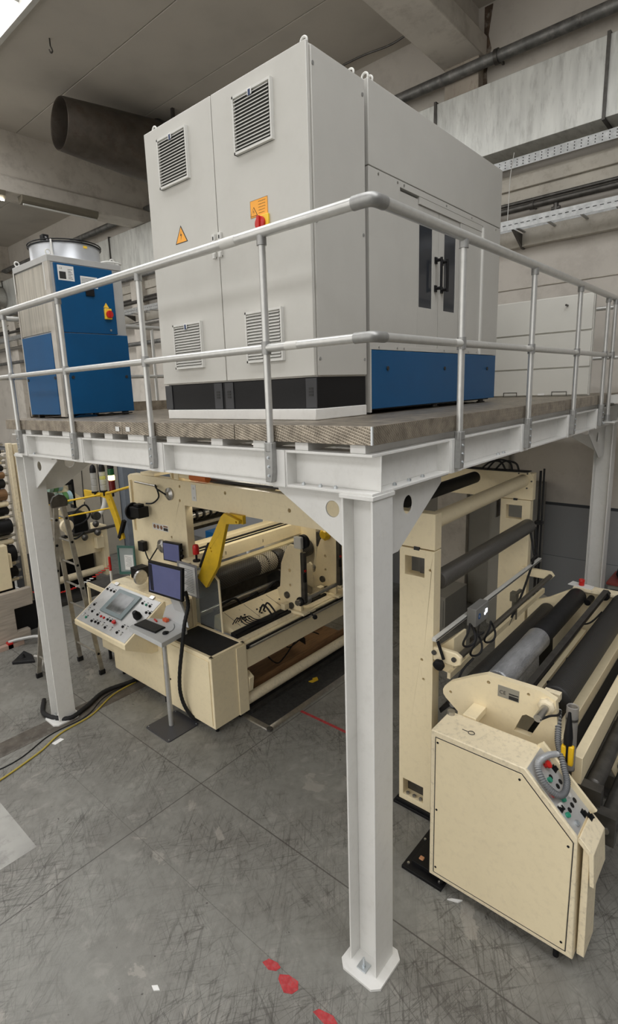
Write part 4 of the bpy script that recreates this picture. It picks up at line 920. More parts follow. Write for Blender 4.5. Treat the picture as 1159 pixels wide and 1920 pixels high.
# ------------------------------------------------------------------ console cabinets
CS = thing('operator_console', 'cream operator console with sloping button panel and low cabinets', 'console', (1.4, 4.4, 0))
obj('end_cabinet', MB().box(1.12, 1.67, 3.03, 3.94, .08, 1.02), CREAM, CS, bevel=.006)
obj('top_recess', MB().box(1.16, 1.63, 3.07, 3.90, 1.02, 1.026), DARK, CS, label='black rubber mat in the cabinet top')
obj('top_rim', MB().box(1.12, 1.16, 3.03, 3.94, 1.02, 1.035).box(1.63, 1.67, 3.03, 3.94, 1.02, 1.035).box(1.12, 1.67, 3.03, 3.07, 1.02, 1.035), CREAM, CS, bevel=.003)
e_d = obj('door', MB().box(1.108, 1.12, 3.07, 3.90, .12, .98), CREAM, CS, bevel=.004)
obj('handle', MB().cyl((1.108, 3.93, .56), (1.09, 3.93, .56), .012).obox((1.088, 3.915, .535), (.006, 0, 0), (0, -.022, -.035), (0, .006, -.004)).cyl((1.108, 3.885, .47), (1.10, 3.885, .47), .012), BLACK, e_d)
obj('side_strip', MB().box(1.52, 1.685, 3.015, 3.03, .08, 1.0), CREAM, CS, bevel=.003)
obj('console_cabinet', MB().box(1.16, 1.59, 3.96, 5.40, .10, 1.0), CREAM, CS, bevel=.006)
obj('door', MB().box(1.148, 1.16, 4.10, 5.37, .14, .85), CREAM, CS, bevel=.004)
obj('console_cabinet', MB().box(1.30, 1.59, 5.42, 6.0, .20, .95), CREAM, CS, bevel=.006)
obj('door', MB().box(1.288, 1.30, 5.45, 5.97, .24, .85), CREAM, CS, bevel=.004)
ftm = MB()
for xx, yy in ((1.2, 3.1), (1.6, 3.1), (1.2, 4.15), (1.6, 4.15), (1.24, 5.3), (1.6, 5.3), (1.36, 5.9)): ftm.cyl((xx, yy, 0), (xx, yy, .21 if yy > 5.5 else .10), .025)
objs('foot', ftm, BLACK, CS)
# sloping desk
def dx(x): return .665 + (x - .8) * .96
def dy(y): return 4.175 + (y - 4.42) * .96
def sl(x): return 1.0295 + .606 * (x - .665)
desk = obj('sloping_desk', MB().prism([(.665, .96), (.665, 1.03), (1.30, 1.414), (1.59, 1.414), (1.59, 1.0), (1.13, .76), (1.05, .76)], 'y', 4.175, 5.50), CREAM, CS, bevel=.006)
n_ = Vector((-.606, 0, 1)).normalized(); u_ = Vector((1, 0, .606)).normalized()
def onp(x, y, h=0): return Vector((dx(x), dy(y), sl(dx(x)))) + n_ * h
def slab(mb, x0, x1, y0, y1, h0, h1, mi=0):
    L_ = (x1 - x0) / 2 * .96 * math.sqrt(1 + .606 ** 2)
    return mb.obox(onp((x0 + x1) / 2, (y0 + y1) / 2, (h0 + h1) / 2), u_ * L_, (0, (y1 - y0) / 2 * .96, 0), n_ * (h1 - h0) / 2, mi)
plate = obj('control_plate', slab(MB(), .82, 1.44, 4.45, 5.77, .0, .006), PANELG, CS, bevel=.002)
scn = obj('touch_screen', slab(MB(), 1.04, 1.40, 4.86, 5.44, .006, .03), mat('teal_grey_bezel', (.20, .25, .26), .4), CS, bevel=.004)
obj('display', slab(MB(), 1.09, 1.35, 4.95, 5.34, .03, .032), mat('dim_lcd', (.10, .105, .10), .15, var=.5, scale=9), scn)
objs('hinge', slab(slab(MB(), 1.43, 1.475, 5.57, 5.66, .0, .02), 1.43, 1.475, 4.63, 4.72, .0, .02), STEEL, CS)
btn = {'k': [(1.34, 5.71), (1.34, 5.61), (1.34, 5.52), (1.08, 5.67), (.99, 5.58), (.98, 5.41), (.98, 5.13), (.98, 5.05), (.88, 5.41), (.89, 5.32), (.89, 5.24), (.88, 5.04), (.98, 4.73), (.89, 4.74), (1.34, 4.76), (1.34, 4.58), (1.25, 4.54), (1.26, 4.47)],
       'w': [(.99, 5.70), (.90, 5.69), (.90, 5.14), (.98, 4.65), (.89, 4.65), (.89, 4.91)], 'g': [(.89, 5.59), (1.34, 4.67)], 'r': [(.98, 5.31), (.98, 5.23)]}
for kx, mt, nmx in (('k', BLACK, 'push_button'), ('w', IVORY, 'push_button'), ('g', GREEN, 'push_button'), ('r', RED, 'push_button')):
    for x, y in btn[kx]:
        p = onp(x, y, .006); o = obj(nmx, MB().cyl(p, p + n_ * .012, .018, seg=14).cyl(p + n_ * .012, p + n_ * .02, .012, seg=12), mt, plate)
p = onp(.98, 4.94, .006); obj('emergency_stop', MB().cyl(p, p + n_ * .02, .02).lathe(p + n_ * .02, n_, [(0, .02), (.005, .03), (.018, .03), (.025, .015)]), RED, plate)
kg = MB()
for x, y in btn['k'] + btn['w'] + btn['g']: slab(kg, x + .026, x + .036, y - .018, y + .018, .006, .0066)
objs('button_caption', kg, INK, plate)
# worn table behind the desk
obj('worn_top', MB().box(1.31, 1.59, 4.0, 5.50, 1.414, 1.425).box(1.32, 1.59, 3.96, 4.17, 1.0, 1.414), CREAMW, CS, bevel=.003)
# drive box top between desk and frame
# ------------------------------------------------------------------ terminal pedestal
PD = thing('terminal_stand', 'grey pedestal stand with a keyboard tray on a square dark base plate', 'stand', (.9, 3.64, 0))
obj('base_plate', MB().prism([(.66, 3.40), (.68, 3.38), (1.12, 3.38), (1.14, 3.40), (1.14, 3.85), (1.12, 3.87), (.68, 3.87), (.66, 3.85)], 'z', 0, .012), mat('dark_grey_powder_coat', (.045, .046, .055), .4), PD, bevel=.002)
bo = MB()
for xx in (.69, 1.11):
    for yy in (3.41, 3.84): bolt(bo, (xx, yy, .012), (0, 0, 1), r=.008, h=.004)
objs('base_screw', bo, ZINC, PD)
obj('pole', MB().cyl((.90, 3.645, .012), (.90, 3.645, .85), .032, seg=24).cyl((.90, 3.645, .83), (.90, 3.645, 1.255), .029, seg=24), ALU, PD)
traym = mat('light_grey_tray', (.55, .56, .56), .4, var=.02)
ZTR = 1.27
obj('tray', MB().prism([(.727, 3.43), (1.144, 3.497), (1.188, 3.622), (1.183, 3.90), (1.06, 4.165), (.80, 4.165), (.743, 4.15)], 'z', ZTR - .015, ZTR).prism([(.727, 3.43), (.743, 4.15), (.735, 4.155), (.719, 3.42)], 'z', ZTR - .06, ZTR).prism([(.719, 3.42), (1.144, 3.487), (1.144, 3.497), (.727, 3.43)], 'z', ZTR - .06, ZTR), traym, PD, bevel=.002)
obj('monitor_bracket', MB().prism([(3.50, ZTR), (4.05, ZTR), (3.95, 1.45), (3.60, 1.62)], 'x', 1.178, 1.19).prism([(1.17, 1.45), (1.19, 1.45), (1.08, 1.80), (1.0, 1.90), (.99, 1.86), (1.06, 1.78)], 'y', 3.55, 3.75), traym, PD, bevel=.002)
tag(obj('red_marker_box', MB().box(1.10, 1.15, 3.86, 3.94, ZTR + .001, ZTR + .04), mat('orange_red_pack', (.7, .12, .04), .5), bevel=.004), 'small orange-red pack on the tray behind the keyboard', 'pack')
KB = thing('keyboard', 'black computer keyboard on the pedestal tray', 'keyboard', (.93, 3.95, ZTR))
kq = [Vector((.825, 3.70, ZTR)), Vector((1.00, 3.735, ZTR)), Vector((.985, 4.155, ZTR)), Vector((.80, 4.13, ZTR))]
obj('case', MB().prism([(v.x, v.y) for v in kq], 'z', ZTR + .001, ZTR + .016), BLACK, KB, bevel=.004)
ks = MB()
for i in range(15):
    for j in range(5):
        u, v = (i + .5) / 15, (j + .5) / 5
        u = .03 + .94 * u; v = .06 + .88 * v
        p = kq[0].lerp(kq[3], u).lerp(kq[1].lerp(kq[2], u), v)
        ks.box(p.x - .0135, p.x + .0135, p.y - .0115, p.y + .0115, ZTR + .016, ZTR + .021)
obj('key_field', ks, mat('key_black', (.03, .03, .032), .5), KB, kind='stuff')
tag(obj('computer_mouse', MB().lathe((.90, 3.60, ZTR + .001), (0, 0, 1), [(0, .034), (.012, .036), (.025, .03), (.033, .012)], seg=20).box(.92, .945, 3.59, 3.61, ZTR + .001, ZTR + .02), BLACK), 'black mouse at the right front corner of the keyboard tray', 'mouse')
tag(obj('mouse_cable', MB().tube([(.93, 3.61, ZTR + .005), (1.0, 3.60, ZTR + .005), (1.08, 3.66, ZTR + .005), (1.14, 3.75, ZTR + .005)], .0025, seg=6), INK), 'thin black cable from the mouse across the tray', 'cable')
tag(obj('red_cutter', MB().obox((1.05, 4.02, ZTR + .01), (.012, .045, 0), (.010, -.003, 0), (0, 0, .008)), RED, bevel=.003), 'small red cutter lying beside the keyboard', 'cutter')
MO = thing('computer_monitor', 'black computer monitor with blue-grey screen above the keyboard tray', 'monitor', (1.0, 3.6, 1.7))
sc_m = mat('blue_grey_screen', (.05, .055, .12), .2, var=.1)
nt = sc_m.node_tree; bs = nt.nodes['Principled BSDF']; bs.inputs['Emission Color'].default_value = (.10, .11, .22, 1); bs.inputs['Emission Strength'].default_value = .35
mq = [Vector((.93, 3.93, 1.725)), Vector((.93, 3.245, 1.755)), Vector((.93, 3.20, 2.175)), Vector((.93, 3.88, 2.145))]
def quadslab(mb, q, t0, t1, inset=0, mi=0):
    c = sum(q, Vector()) / 4; r = (q[1] - q[0]).normalized(); u = (q[3] - q[0]).normalized(); n = r.cross(u).normalized()
    W_ = (q[1] - q[0]).length / 2 - inset; H_ = (q[3] - q[0]).length / 2 - inset
    return mb.obox(c + n * (t0 + t1) / 2, r * W_, u * H_, n * (t1 - t0) / 2, mi)
obj('housing', quadslab(MB(), mq, -.04, 0), BLACK, MO, bevel=.005)
obj('screen', quadslab(MB(), mq, 0, .002, .03), sc_m, MO)
obj('menu_bar', MB().box(.9265, .9275, 3.80, 3.87, 1.77, 2.11), mat('screen_navy', (.012, .014, .03), .2), MO)
M2 = thing('computer_monitor', 'small monitor fixed on the upright of the cream frame above the larger one', 'monitor', (1.5, 4.17, 1.93))
mq2 = [Vector((1.48, 4.36, 1.92)), Vector((1.48, 3.98, 1.94)), Vector((1.48, 3.975, 2.19)), Vector((1.48, 4.35, 2.19))]
obj('housing', quadslab(MB(), mq2, -.05, 0).box(1.53, 1.60, 4.1, 4.25, 2.0, 2.1), BLACK, M2, bevel=.004)
obj('screen', quadslab(MB(), mq2, 0, .002, .018), sc_m, M2)
objs('side_buttons', MB().cyl((1.50, 3.965, 2.04), (1.50, 3.94, 2.04), .02).cyl((1.50, 3.965, 2.12), (1.50, 3.94, 2.12), .015).cyl((1.50, 3.965, 1.98), (1.50, 3.94, 1.98), .015), BLACK, M2)
DB = thing('document_frame', 'green-framed clear document pocket with a white sheet beside the console', 'document holder', (1.5, 5.35, 1.5))
obj('frame', MB().prism([(5.12, 1.55), (5.60, 1.45), (5.60, 1.91), (5.12, 1.98)], 'x', 1.50, 1.515, holes=[[(5.15, 1.585), (5.57, 1.495), (5.57, 1.875), (5.15, 1.945)]]), mat('green_frame', (.04, .13, .11), .45), DB)
obj('backing', MB().prism([(5.13, 1.56), (5.59, 1.46), (5.59, 1.90), (5.13, 1.97)], 'x', 1.515, 1.52), mat('pocket_grey', (.30, .34, .34), .35), DB)
obj('sheet', MB().prism([(5.18, 1.60), (5.42, 1.56), (5.42, 1.79), (5.18, 1.83)], 'x', 1.505, 1.514), PAPER, DB)
tx = MB()
for i in range(7): tx.box(1.5035, 1.5045, 5.22, 5.39 - .02 * (i % 3), 1.63 + .024 * i, 1.633 + .024 * i)
obj('print', tx, INK, DB)
obj('foot_stand', MB().box(1.50, 1.60, 5.2, 5.5, 1.38, 1.42).cyl((1.55, 5.35, 1.0), (1.55, 5.35, 1.50), .015), CREAM, DB)
PP = thing('paper_pad', 'printed white sheets in a clear wallet behind the large monitor', 'papers', (1.4, 3.7, 1.5))
obj('wallet', MB().box(1.425, 1.43, 3.57, 3.98, 1.56, 2.0), glass('clear_wallet', (.5, .5, .52), .5), PP)
obj('sheet', MB().box(1.415, 1.42, 3.60, 3.92, 1.58, 1.97), PAPER, PP)
tx = MB()
for i in range(14): tx.box(1.4135, 1.4145, 3.64, 3.84 - .025 * (i % 4), 1.62 + .023 * i, 1.625 + .023 * i)
obj('print', tx, INK, PP)
obj('hook', MB().cyl((1.43, 3.75, 1.99), (1.60, 3.75, 1.99), .006), STEEL, PP)
obj('cross_sheet', MB().box(1.20, 1.42, 3.76, 3.78, 1.45, 1.5), PAPER, PP) if False else None
tag(obj('desk_phone', MB().lathe(tuple(onp(1.16, 4.60, .007)), tuple(n_), [(0, .05), (.05, .055), (.09, .04), (.12, .03)], seg=16), BLACK, bevel=.004), 'black handset standing on the sloping panel beside the keyboard', 'handset')
HO = thing('black_hose', 'black corrugated hose hanging down beside the terminal pedestal', 'hose', (1.05, 3.5, 0))
obj('hose', MB().tube([(1.22, 3.56, 1.72), (1.14, 3.42, 1.60), (1.04, 3.38, 1.42), (1.0, 3.42, 1.1), (1.0, 3.52, .7), (1.02, 3.56, .42), (1.06, 3.52, .2), (1.14, 3.44, .05), (1.3, 3.40, .03)], .024, seg=12, sub=10, rib=.06), DARK, HO)
tag(obj('floor_hose', MB().tube([(1.42, 4.95, .04), (1.15, 4.95, .035), (.75, 5.02, .035), (.38, 4.86, .035), (.10, 4.80, .035), (-.05, 5.15, .035), (.1, 5.5, .035)], .03, seg=12, sub=12, rib=.04), DARK), 'thick black hose curling from the console to the left steel column', 'hose')
tag(obj('yellow_cable', MB().tube([(1.2, 4.93, .012), (.8, 4.88, .012), (.35, 4.66, .012), (-.1, 4.60, .012), (-.5, 4.42, .012), (-1.2, 4.30, .012), (-2.0, 4.6, .012)], .011, seg=8, sub=10), mat('yellow_cable_sheath', (.42, .32, .05), .5)), 'yellow cable running across the floor past the foot of the left column', 'cable')
tag(obj('thin_black_cable', MB().tube([(1.2, 4.97, .008), (.7, 4.93, .008), (.3, 4.70, .008), (-.2, 4.68, .008), (-.8, 4.5, .008), (-1.8, 4.75, .008)], .007, seg=6, sub=10), DARK), 'thin black cable beside the yellow one on the floor', 'cable')
struct('trim_10', MB().box(-3.5, 1.6, 4.72, 5.02, .0, .003), mat('old_trench_cover', (.085, .072, .058), .7, var=.35, scale=8, dirt=(.2, .19, .17), damt=.6))

# floor mat with aluminium edging
FM = thing('floor_mat', 'black ribbed anti-fatigue mat with aluminium edging in front of the machine', 'mat', (2.9, 2.9, 0))
obj('rubber', MB().box(1.66, 4.6, 2.64, 3.18, 0, .018), mat('mat_rubber', (.03, .029, .027), .8, var=.4, scale=30, bump=.6, bscale=120), FM)
obj('edge_profile', MB().prism([(2.57, 0), (2.585, .012), (2.64, .022), (2.64, 0)], 'x', 1.60, 4.6), STEEL, FM)
obj('edge_profile', MB().prism([(1.59, 0), (1.60, .012), (1.66, .022), (1.66, 0)], 'y', 2.58, 3.18), STEEL, FM)
obj('corner_cap', MB().cyl((1.62, 2.60, 0), (1.62, 2.60, .026), .04, seg=8), STEELD, FM)
tag(obj('yellow_scrap', MB().prism([(2.78, 2.86), (2.88, 2.84), (2.93, 2.90), (2.86, 2.93), (2.84, 2.90), (2.76, 2.92)], 'z', .019, .03), YELLOW), 'crumpled yellow scrap lying on the black floor mat', 'scrap')
# floor marks
def flat(name, pts, mt, label, cat, group=None, h=.0025): return tag(obj(name, MB().prism(pts, 'z', .0, h), mt), label, cat, group)
flat('red_floor_line', [(2.15, 2.56), (2.19, 2.56), (2.20, 1.2), (2.16, 1.2)], REDP, 'thin red painted line on the floor between mat and near column', 'floor marking')
flat('red_paint_patch', [(-.43, .71), (-.38, .69), (-.36, .62), (-.37, .58), (-.41, .59), (-.44, .64)], REDP, 'small upper red paint patch on the floor, farthest from the camera', 'paint patch')
flat('red_paint_patch', [(-.44, .54), (-.41, .555), (-.37, .50), (-.36, .42), (-.40, .385), (-.45, .40), (-.48, .45)], REDP, 'largest red paint patch on the floor, between the two smaller ones', 'paint patch')
flat('red_paint_patch', [(-.44, .22), (-.40, .20), (-.37, .10), (-.40, .02), (-.45, .08)], REDP, 'red paint patch at the bottom edge, nearest the camera', 'paint patch')
flat('paper_scrap', [(-1.06, 1.20), (-1.03, 1.17), (-1.04, 1.13), (-1.07, 1.16)], PAPER, 'tiny white scrap on the open floor left of the red patches', 'scrap', h=.006)
flat('paper_scrap', [(-.26, 4.50), (-.14, 4.52), (-.12, 4.46), (-.24, 4.44)], PAPER, 'white paper scrap by the yellow cable at the left column', 'scrap', h=.006)
flat('paper_scrap', [(.90, -.10), (.93, -.13), (.97, -.20), (.93, -.18)], PAPER, 'curled white scrap beside the right cream cabinet', 'scrap', h=.012)
tag(obj('wood_chip', MB().box(1.05, 1.09, .20, .24, .052, .075), mat('pale_wood_chip', (.6, .3, .15), .7), bevel=.006), 'small orange-brown chip on the black foot plate', 'chip')

# ------------------------------------------------------------------ unwinder on the right
UW = thing('unwinding_machine', 'cream roller machine with several black rollers behind the right cabinet', 'machine', (2.9, -.3, 0))
npl = [(.235, 1.41), (.258, 1.44), (.262, 1.48), (.245, 1.52), (.20, 1.57), (.02, 1.68), (-.12, 1.755), (-.55, 1.76), (-.66, 1.72), (-.68, 1.54), (-.70, 1.30), (-.70, .2), (.10, .2), (.12, 1.32)]
obj('near_side_plate', MB().prism(npl, 'x', 1.50, 1.56, holes=[(.19, 1.48, .013), (-.14, 1.69, .015), (-.46, 1.70, .013), (-.60, 1.64, .010), [(-.36, 1.34), (-.42, 1.50), (-.45, 1.52), (-.56, 1.50), (-.49, 1.34)]]), CREAM, UW, smooth=False)
fpl = [(.45, 1.35), (.21, 1.46), (-.07, 1.645), (-.40, 1.66), (-1.6, 1.62), (-1.6, .1), (.45, .1)]
obj('far_side_plate', MB().prism(fpl, 'x', 4.25, 4.32, holes=[(-.22, 1.30, .025), (-.35, 1.25, .03)]), CREAM, UW, bevel=.004)
obj('far_top_rail', MB().box(4.20, 4.36, -1.6, -.07, 1.65, 1.68), CREAMW, UW)
obj('support_arm', MB().box(1.285, 1.50, -.13, -.02, 1.40, 1.46), CREAM, UW, bevel=.004)
# rating plate
rp = MB().box(1.497, 1.4995, -.39, -.22, 1.60, 1.70, 0).box(1.4955, 1.497, -.385, -.31, 1.605, 1.635, 1).box(1.4955, 1.497, -.385, -.31, 1.645, 1.655, 1)
rp.text('CE', .045, (1.4965, -.232, 1.63), (0, -1, 0), (0, 0, 1), .0004, 1)
obj('rating_plate', rp, [mat('plate_grey', (.35, .34, .30), .4, .4), INK], UW, smooth=False)
# rollers
roller(UW, .20, 1.32, 1.62, 4.22, .092, RIBB, 'ribbed black roller, left one')
roller(UW, -.13, 1.585, 2.80, 4.20, .100, DARK, 'black roller beyond the film-wrapped part', name='roller')
wr = thing('wrapped_roll', 'film-wrapped grey half of the roll above the cream side plate', 'roll', (2.2, -.13, 1.48))
obj('film', MB().lathe((1.72, -.13, 1.585), (1, 0, 0), [(0, .098), (.01, .107), (.5, .110), (.75, .108), (1.06, .112), (1.075, .104)], seg=36), ROLLW, wr)
obj('core', MB().lathe((1.70, -.13, 1.585), (1, 0, 0), [(0, .07), (.03, .09), (.04, .03)], seg=28), STEELD, wr)
obj('shaft', MB().cyl((1.62, -.13, 1.585), (1.74, -.13, 1.585), .022), mat('brass_shaft', (.5, .38, .25), .3, .7), wr)
obj('film_flap', MB().prism([(-.225, 1.60), (-.235, 1.45), (-.22, 1.30), (-.19, 1.32), (-.20, 1.47), (-.21, 1.55)], 'x', 1.80, 2.5), ROLLW, wr)
roller(UW, -.60, 1.60, 1.72, 4.22, .112, RIBB, 'ribbed black roller nearest the coiled hose')
objs('shaft_clamp', MB().lathe((1.50, -.60, 1.66), (-1, 0, 0), [(0, .065), (.03, .065), (.05, .045)], seg=8).box(1.60, 1.66, -.66, -.54, 1.66, 1.72), CREAMW, UW)
obj('shaft_end', MB().cyl((1.28, -.60, 1.66), (1.6, -.60, 1.66), .03, seg=20), STEEL, UW)
obj('cross_bar', MB().box(1.64, 4.25, -.44, -.385, 1.66, 1.71), STEELD, UW, bevel=.003)
objs('bar_pivot', MB().cyl((1.60, -.42, 1.64), (1.70, -.42, 1.64), .055).cyl((4.15, -.42, 1.66), (4.24, -.42, 1.66), .05), BLACK, UW)
obj('knob', MB().cyl((4.05, -.27, 1.58), (4.24, -.27, 1.58), .035), BLACK, UW)
obj('long_beam', MB().box(1.56, 4.25, -.74, -.56 - .0, 1.14, 1.27).box(1.56, 4.25, -.735, -.72, 1.27, 1.31), CREAM, UW, bevel=.004) if False else None
obj('long_beam', MB().box(1.56, 4.25, -.68, -.595, 1.10, 1.30), CREAM, UW, bevel=.004)
obj('long_beam', MB().box(1.56, 4.25, -.86, -.79, 1.05, 1.28), CREAM, UW, bevel=.004)
obj('black_tray', MB().box(1.7, 3.9, -.785, -.685, 1.12, 1.18), BLACK, UW)
obj('lower_web_plate', MB().box(1.56, 4.2, -.25, -.20, .9, 1.18), CREAM, UW, bevel=.003)
roller(UW, -.92, .98, 1.70, 4.1, .060, STEELD, 'bare dark steel roller')
roller(UW, -1.06, .80, 1.55, 4.1, .070, STEELD, 'lower dark steel roller')
obj('collar_ring', MB().tube([(2.35, -1.06 + .12 * math.cos(a), .80 + .12 * math.sin(a)) for a in [2 * PI * j / 24 for j in range(24)]], .028, seg=8, smooth=False, closed=True), CREAM, UW)
objs('roller_bracket', MB().box(1.56, 1.66, -1.0, -.84, .86, 1.05).box(1.50, 1.60, -1.12, -.98, .68, .92), STEELD, UW)
objs('base_frame', MB().box(1.5, 4.3, -.3, .1, .05, .2).box(2.9, 3.1, -1.5, -.2, .05, .15), STEELD, UW)
obj('under_plate', MB().box(1.6, 4.2, -.75, .3, .6, .64), STEELD, UW)
obj('foot_base', MB().box(.93, 1.9, -.03, .34, .0, .03).box(1.0, 1.8, .03, .28, .03, .065), BLACK, UW, bevel=.003)
ft = MB()
for xx, yy in ((.98, .30), (.98, .01), (1.3, .31)): bolt(ft, (xx, yy, .03), (0, 0, 1), r=.012)
objs('foot_bolt', ft, STEEL, UW)
objs('loose_hose', MB().tube([(2.6, -.3, 1.25), (2.7, -.34, 1.05), (2.8, -.30, .95), (2.9, -.33, 1.15), (3.1, -.34, 1.3)], .018, seg=8).tube([(2.9, -.3, 1.2), (3.0, -.34, 1.0), (3.2, -.32, 1.1)], .014, seg=8).tube([(3.9, -.2, 1.35), (4.1, -.3, 1.32), (4.2, -.4, 1.45)], .01, seg=6), DARK, UW)
# black web material draped under left roller
obj('web_sheet', MB().prism([(.42, 1.10), (.30, 1.22), (.12, 1.24), (.10, .5), (.14, .5), (.16, 1.18), (.30, 1.18), (.40, 1.06)], 'x', 1.75, 4.2), DARK, UW)
tag(obj('paper_stack', MB().prism([(4.22, -.27), (4.34, -.27), (4.40, -.02), (4.26, .0)], 'z', 1.6815, 1.69), PAPER), 'white sheets lying on the far side plate of the roller machine', 'papers')
tag(obj('red_jar', MB().lathe((4.30, -.14, 1.691), (0, 0, 1), [(0, .03), (.05, .03), (.055, .035), (.075, .03)], seg=14), RED), 'small red jar on the far side plate of the roller machine', 'jar')
tag(obj('waste_bin', MB().lathe((5.25, .66, .0), (0, 0, 1), [(0, .11), (1.03, .15), (1.05, .16), (1.03, .145), (.1, .1)], seg=24, hollow=True), CABG), 'pale round bin behind the left black roller', 'bin')

# guide bracket on the near post and measuring rail
MR = thing('measuring_rail', 'white linear rail with a grey sensor box crossing between the two cream posts', 'sensor rail', (2.9, .35, 1.9))
obj('rail', MB().box(1.5, 4.32, .335, .375, 1.905, 1.94), IVORY, MR, bevel=.004)
obj('rail_groove', MB().box(1.5, 4.32, .332, .335, 1.917, 1.927), STEELD, MR)
sb = obj('sensor_box', MB().box(2.12, 2.42, .24, .33, 1.84, 2.02), mat('sensor_grey', (.28, .28, .27), .4, .2), MR, bevel=.006)
lg = MB().lathe((2.1195, .30, 1.945), (-1, 0, 0), [(0, .028), (.001, .028)], seg=20, mi=0); 
lg2 = MB().lathe((2.2, .2395, 1.93), (0, -1, 0), [(0, .030), (.001, .030)], seg=20)
lg2.text('LS', .028, (2.183, .2383, 1.922), (1, 0, 0), (0, 0, 1), .0004, 1)
obj('emblem', lg2, [mat('emblem_blue', (.02, .10, .28), .4), PAPER], sb, smooth=False, label='round blue emblem')
obj('led', MB().cyl((2.33, .24, 1.915), (2.33, .236, 1.915), .012).box(2.345, 2.38, .236, .24, 1.915, 1.955), emis('lit_led', (.95, .97, 1), 4), sb, label='lit white indicator')
obj('bracket', MB().cyl((2.2, .3, 1.84), (2.3, .3, 1.66), .012).cyl((2.35, .3, 1.84), (2.3, .3, 1.66), .012).box(2.2, 2.4, .26, .33, 1.62, 1.68), STEELD, MR)
lp = MB()
for cx_, cz_, r_ in ((1.70, 1.955, .10), (2.17, 1.81, .10), (1.86, 1.80, .10)):
    lp.tube([(cx_ + r_ * math.cos(a), .12 + .02 * math.sin(2 * a), cz_ + r_ * math.sin(a)) for a in [2 * PI * j / 16 for j in range(16)]], .010, seg=6, closed=True)
lp.tube([(1.80, .12, 1.70), (1.66, .16, 1.62), (1.62, .2, 1.45), (1.70, .26, 1.3)], .010, seg=6).tube([(2.3, .3, 1.66), (2.2, .2, 1.78), (2.0, .13, 1.86), (1.8, .12, 1.9)], .010, seg=6)
obj('cable_loop', lp, DARK, MR)
obj('sensor_cable', MB().tube([(4.2, .45, 2.3), (4.15, .38, 2.05), (4.1, .36, 1.98), (3.6, .30, 1.75), (3.3, .28, 1.62), (3.1, .28, 1.5)], .013, seg=8).tube([(4.2, .36, 2.0), (3.95, .34, 2.01), (4.0, .33, 1.97)], .01, seg=6), DARK, MR)
obj('tool_clamp', MB().box(3.25, 3.33, .26, .33, 1.72, 1.82).box(3.20, 3.40, .25, .28, 1.80, 1.83).cyl((3.3, .29, 1.5), (3.3, .29, 1.74), .03), mat('olive_grey', (.12, .11, .08), .6), MR)
GB = thing('guide_bracket', 'cream oval bracket with a black knob on the near cream post', 'bracket', (1.63, .3, 1.7))
obj('plate', MB().prism([(.43, 1.67), (.45, 1.74), (.43, 1.80), (.20, 1.80), (.15, 1.77), (.15, 1.70), (.20, 1.67)], 'x', 1.60, 1.65), CREAM, GB, bevel=.01)
obj('knob', MB().lathe((1.60, .33, 1.68), (-1, 0, -.2), [(0, .02), (.03, .02), (.035, .05), (.07, .05), (.08, .03)], seg=18).cyl((1.58, .36, 1.88), (1.58, .30, 1.72), .014), BLACK, GB)
objs('bolt_head', MB().cyl((1.60, .21, 1.74), (1.585, .21, 1.74), .022).cyl((1.60, .40, 1.75), (1.585, .40, 1.75), .022), STEELD, GB)
obj('guide_rod', MB().cyl((1.65, .20, 1.735), (4.32, .20, 1.75), .028, seg=16), mat('guide_rod_olive', (.12, .11, .09), .4, .5), GB)
obj('rod_plate', MB().prism([(.55, 1.70), (.55, 1.80), (.20, 1.80), (.16, 1.75), (.20, 1.70)], 'x', 4.24, 4.30), CREAM, GB, bevel=.004)
obj('feed_table', MB().prism([(.62, 1.55), (.30, 1.86), (.28, 1.86), (.28, 1.5)], 'x', 1.74, 2.0), CREAM, GB)
obj('support_strip', MB().box(1.66, 4.3, .27, .30, 1.50, 1.56), CREAM, GB)
tag(obj('looped_cables', MB().tube([(4.2, .70, 3.03), (4.2, .74, 3.14), (4.2, .90, 3.16), (4.2, 1.02, 3.03)], .012, seg=6).tube([(4.2, .62, 3.03), (4.2, .66, 3.13), (4.2, .80, 3.15), (4.2, .92, 3.03)], .012, seg=6).tube([(4.2, .78, 3.03), (4.2, .85, 3.14), (4.2, .98, 3.13), (4.2, 1.1, 3.03)], .012, seg=6).box(4.15, 4.3, .5, 1.5, 3.031, 3.04), DARK), 'black cables arched over the top of the far cream post', 'cable')
tag(obj('vertical_conduit', MB().cyl((4.45, .44, .5), (4.45, .44, 3.02), .015, seg=10).cyl((4.45, .40, 1.0), (4.45, .40, 3.05), .012, seg=10).tube([(4.42, .46, 2.3), (4.4, .44, 2.1), (4.42, .42, 1.8), (4.38, .42, 1.62)], .02, seg=8).box(4.40, 4.48, .38, .47, 2.34, 2.38), DARK), 'dark vertical conduits on the outer edge of the far cream post', 'conduit')
# tall cupboards behind
def cupboard(x0, x1, y0, y1, h, label, doorx=None):
    t = thing('cupboard', label, 'cupboard', ((x0 + x1) / 2, (y0 + y1) / 2, 0))
    obj('body', MB().box(x0, x1, y0, y1, 0, h), CABG, t, bevel=.006)
    obj('door', MB().box(x0 - .015, x0, y0 + .03, y1 - .03, .08, h - .05), CABG, t, bevel=.004)
    return t
cupboard(6.2, 6.95, 1.10, 1.75, 2.45, 'tall grey cupboard against the back wall, right of the cream frame')
cupboard(5.45, 6.3, 2.15, 2.95, .60, 'low grey box-shaped cabinet seen through the frame under the grooved roller')
